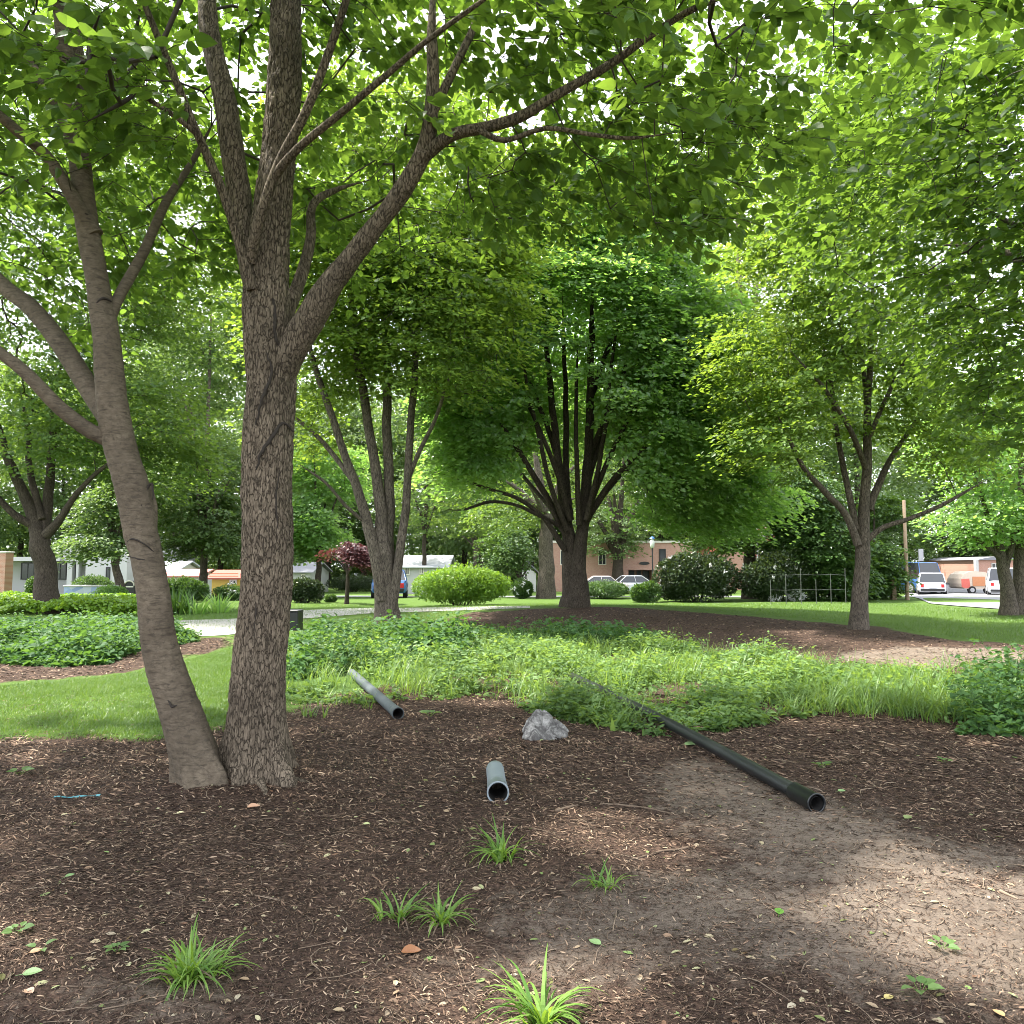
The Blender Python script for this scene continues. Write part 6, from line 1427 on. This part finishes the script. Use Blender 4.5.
# litter bin behind the straight trunk
b = GP(286, 630.5); root = empty("litter_bin", b, "black square bin peeking out from behind the straight trunk's right side", "bin")
w_ = .27; MB().box((b[0] - w_, b[1], b[2] - .02), (b[0] + w_ + .02, b[1] + .5, b[2] + .46), bev=.015).build("body", M['black'], root); MB().box((b[0] - w_ - .01, b[1] - .012, b[2] + .463), (b[0] + w_ + .03, b[1] + .512, b[2] + .50), bev=.012).build("lid", M['black'], root)
b = GP(945, 593.5); root = empty("litter_bin", b, "grey round bin standing right of the white car", "bin")
MB().lathe([(.28, b[2] - .02), (.33, b[2] + .5), (.33, b[2] + .72)], b[0], b[1], 16).build("body", M['steel'], root); MB().lathe([(.36, b[2] + .722), (.36, b[2] + .78), (.12, b[2] + .9), (.001, b[2] + .91)], b[0], b[1], 16).build("lid", M['black'], root)
# striped flag on a pole
b = GP(757, 599); Yb = 52; x0 = bx(757, Yb); gl = float(gsurf(x0, Yb)); root = empty("flag_pole", (x0, Yb, gl), "pole with a red and white striped flag behind the stout trunk", "flag")
MB().tube([(x0, Yb, gl - .1), (x0, Yb, bz(520, Yb))], [.05, .035], 10).build("pole", M['steel'], root)
fm = MB(); nx_, nz_ = 16, 9; z1, z0 = bz(522, Yb), bz(538, Yb)
for kz in range(nz_):
    V = []
    for zz in (z0 + (z1 - z0) * kz / nz_, z0 + (z1 - z0) * (kz + 1) / nz_):
        for kx in range(nx_ + 1): t = kx / nx_; V.append((x0 + .06 + t * 1.30, Yb + .12 * math.sin(t * 7), zz - .30 * t + .05 * math.sin(t * 9)))
    fm.add(V, [(i, i + 1, i + nx_ + 2, i + nx_ + 1) for i in range(nx_)], kz % 2)
o = fm.build("cloth", [M['roof_red'], M['white_wall']], root); o.modifiers.new("thickness", 'SOLIDIFY').thickness = .006

# ------------------------------------------------------------------ vehicles
def loft(mb, secs, mi=0, smooth=False):
    secs = np.array(secs, float); n_, k_ = secs.shape[:2]; ii = np.arange(n_ - 1)[:, None] * k_; jj = np.arange(k_)[None]; j2 = (jj + 1) % k_
    mb.add(secs.reshape(-1, 3), np.stack([ii + jj, ii + j2, ii + k_ + j2, ii + k_ + jj], -1).reshape(-1, 4), mi, None, smooth)
    mb.add(secs[0][::-1], [tuple(range(k_))], mi); mb.add(secs[-1], [tuple(range(k_))], mi)
def vehicle(name, label, px, py, heading, paint, kind="suv", cat="car", Yd=None):
    b = GP(px, py)
    if Yd: b = np.array([bx(px, Yd), Yd, float(gsurf(bx(px, Yd), Yd))])
    root = empty(name, b, label, cat); root.rotation_euler = (0, 0, heading); off = np.array([0., 0, 0])
    class Fake: location = (0, 0, 0)
    def put(mb, nm, mat, par=root):
        o = mb.build(nm, mat); o.parent = par; return o
    L_, Wd, H, hood, belt = {"suv": (4.5, 1.84, 1.68, .98, 1.0), "sedan": (4.5, 1.76, 1.45, .85, .92), "van": (4.9, 1.95, 2.05, 1.15, 1.15), "truck": (6.0, 2.1, 2.5, 1.25, 1.25)}[kind]
    hw = Wd / 2
    def sec(x, w, z0, z1): return [(x, -w * .92, z0), (x, -w, z0 + .12), (x, -w, z1 - .18), (x, -w * .93, z1 - .03), (x, -w * .7, z1), (x, w * .7, z1), (x, w * .93, z1 - .03), (x, w, z1 - .18), (x, w, z0 + .12), (x, w * .92, z0)]
    bd = MB(); h = L_ / 2; tail = belt
    loft(bd, [sec(-h, hw * .86, .38, tail - .12), sec(-h + .08, hw * .94, .30, tail - .02), sec(-h + .5, hw, .26, tail), sec(-.2, hw, .24, belt), sec(h * .40, hw, .24, belt), sec(h - .45, hw * .97, .26, hood - .06), sec(h - .1, hw * .90, .30, hood - .18), sec(h, hw * .82, .36, hood - .3)], 0, False)
    put(bd, "body", paint)
    boxy = kind in ("suv", "van", "truck"); rx0 = -h + (.12 if boxy else .75); rx1 = -h + (.45 if boxy else 1.35); fx1 = h * (.18 if kind != "van" else .42); fx0 = h * (.52 if kind != "van" else .68)
    cb_ = MB()
    def cs(x, w, z0, z1): return [(x, -w, z0), (x, w, z0), (x, w * .99, z0 + .01), (x, -w * .99, z0 + .01)]
    V = [(rx0, -hw * .93, belt - .02), (rx0, hw * .93, belt - .02), (fx0, hw * .93, belt - .02), (fx0, -hw * .93, belt - .02), (rx1, -hw * .78, H - .06), (rx1, hw * .78, H - .06), (fx1, hw * .78, H - .06), (fx1, -hw * .78, H - .06)]
    cb_.add(V, [(3, 2, 1, 0), (4, 5, 6, 7), (0, 1, 5, 4), (1, 2, 6, 5), (2, 3, 7, 6), (3, 0, 4, 7)]); put(cb_, "windows", M['dark_glass'])
    rf = MB(); V = np.array(V); t_, u_ = V[4:8] * 1.0, V[4:8].copy(); t_[:, 2] += .002; u_[:, 2] += .055; u_[:, 1] *= .94; u_[:, 0] = u_[:, 0] * .97; rf.add(np.vstack([t_, u_]), [(3, 2, 1, 0), (4, 5, 6, 7), (0, 1, 5, 4), (1, 2, 6, 5), (2, 3, 7, 6), (3, 0, 4, 7)])
    for s_ in (-1, 1):
        for f_ in (0, .52, 1.0):
            lo = np.array([rx0 + (fx0 - rx0) * f_, s_ * hw * .935, belt - .03]); hi_ = np.array([rx1 + (fx1 - rx1) * f_, s_ * hw * .785, H - .05]); rf.tube([lo, hi_], .03 if f_ in (0, 1.0) else .02, 6)
    put(rf, "roof", paint)
    wr = .36 if kind != "truck" else .45
    for sx in (-1, 1):
        for s_ in (-1, 1):
            c_ = (sx * h * .62, s_ * (hw - .09), wr); a = np.arange(20) / 20 * 6.283; wv = []
            for yy, r in ((-.11, wr * .9), (-.10, wr), (.10, wr), (.11, wr * .9)): wv.append([(c_[0] + r * math.cos(t), c_[1] + yy, c_[2] + r * math.sin(t)) for t in a])
            tm_ = MB(); loft(tm_, wv); w_ = put(tm_, "wheel", M['rubber'])
            rm = MB(); loft(rm, [[(c_[0] + wr * .62 * math.cos(t), c_[1] + s_ * .105 + yy, c_[2] + wr * .62 * math.sin(t)) for t in a] for yy in (0, s_ * .012)]); put(rm, "rim", M['rim'], w_)
    for s_ in (-1, 1):
        yy = s_ * hw * .72
        put(MB().box((-h - .012, yy - .10, tail - .38), (-h + .06, yy + .10, tail - .14), bev=.01), "taillight", M['lamp_red'])
        put(MB().box((h - .10, yy - .14, hood - .42), (h + .012 - .02, yy + .14, hood - .28), bev=.01), "headlight", M['lamp_white'])
    put(MB().box((-h - .05, -hw * .84, .36), (-h + .05, hw * .84, .52), bev=.02), "bumper", M['black']); put(MB().box((h - .05, -hw * .80, .34), (h + .05, hw * .80, .48), bev=.02), "bumper", M['black'])
    put(MB().box((-h - .058, -.24, .60), (-h - .004, .24, .72)), "number_plate", M['plate'])
    return root
vehicle("parked_car", "white sport utility car seen from behind, right of the utility pole", 929, 592.6, R(64), M['white_paint'], "suv", Yd=58)
vehicle("parked_car", "silver van parked at right between the camper and the twin stemmed tree", 1000, 592.5, R(60), M['silver'], "van", "van", Yd=56)
vehicle("parked_truck", "dark blue pickup mostly hidden behind the utility pole", 905, 593, R(100), M['blue_paint'], "truck", "truck", Yd=63)
vehicle("parked_car", "pale long car parked before the brick building, right of the maple trunk", 598, 589, R(178), M['pale_paint'], "sedan", Yd=60)
vehicle("parked_car", "white car in front of the dark entrance of the brick building", 634, 589, R(8), M['white_paint'], "sedan", Yd=61)
vehicle("parked_car", "blue car half hidden at the left end of the lime shrub", 391, 603, R(97), M['blue_paint'], "sedan", Yd=40)
vehicle("parked_car", "white car behind the fence and hydrangeas right of the stout trunk", 838, 593, R(5), M['white_paint'], "sedan", Yd=57)
# rounded camper trailer
Yb = 60; gl = float(gsurf(bx(974, Yb), Yb)); root = empty("camper_trailer", (bx(974, Yb), Yb, gl), "rounded camper trailer in cream, red and orange beside the silver van", "trailer")
w2 = 15.5 * Yb / F; x_c = bx(974.5, Yb); z0, z1 = gl + .35, gl + 1.75
prof = [(-w2, .45), (-w2 * .97, .85), (-w2 * .80, 1.18), (-w2 * .45, 1.38), (0, 1.42), (w2 * .6, 1.36), (w2 * .9, 1.15), (w2, .8), (w2 * .98, .3), (w2 * .8, .05), (-w2 * .75, .05), (-w2 * .95, .2)]
prism(MB(), prof, x_c, Yb, Yb + 1.9, z0).build("body", plain_mat("cream_paint", (.52, .43, .34), .4), root)
prism(MB(), [(-w2 * .96, .2), (-w2 * .96, .8), (-w2 * .45, .85), (-w2 * .40, .12), (-w2 * .75, .08)], x_c, Yb - .02, Yb - .002, z0).build("panel", plain_mat("faded_red_paint", (.55, .12, .09), .5), root)
MB().box((x_c - w2 * .25, Yb - .03, z0 + .25), (x_c + w2 * .55, Yb - .002, z0 + 1.0), bev=.008).build("door", M['orange'], root)
for q_ in (-.30, .72):
    wv = MB(); a = np.arange(18) / 18 * 6.283; loft(wv, [[(x_c + w2 * q_ + .3 * math.cos(t), Yb + yy, gl + .30 + .3 * math.sin(t)) for t in a] for yy in (-.05, .15)]); w_ = wv.build("wheel", M['rubber'], root)
    rm = MB(); loft(rm, [[(x_c + w2 * q_ + .17 * math.cos(t) - root.location.x, Yb + yy - root.location.y, gl + .30 + .17 * math.sin(t) - root.location.z) for t in a] for yy in (-.065, -.052)]); r_ = rm.build("rim", M['rim']); r_.parent = w_
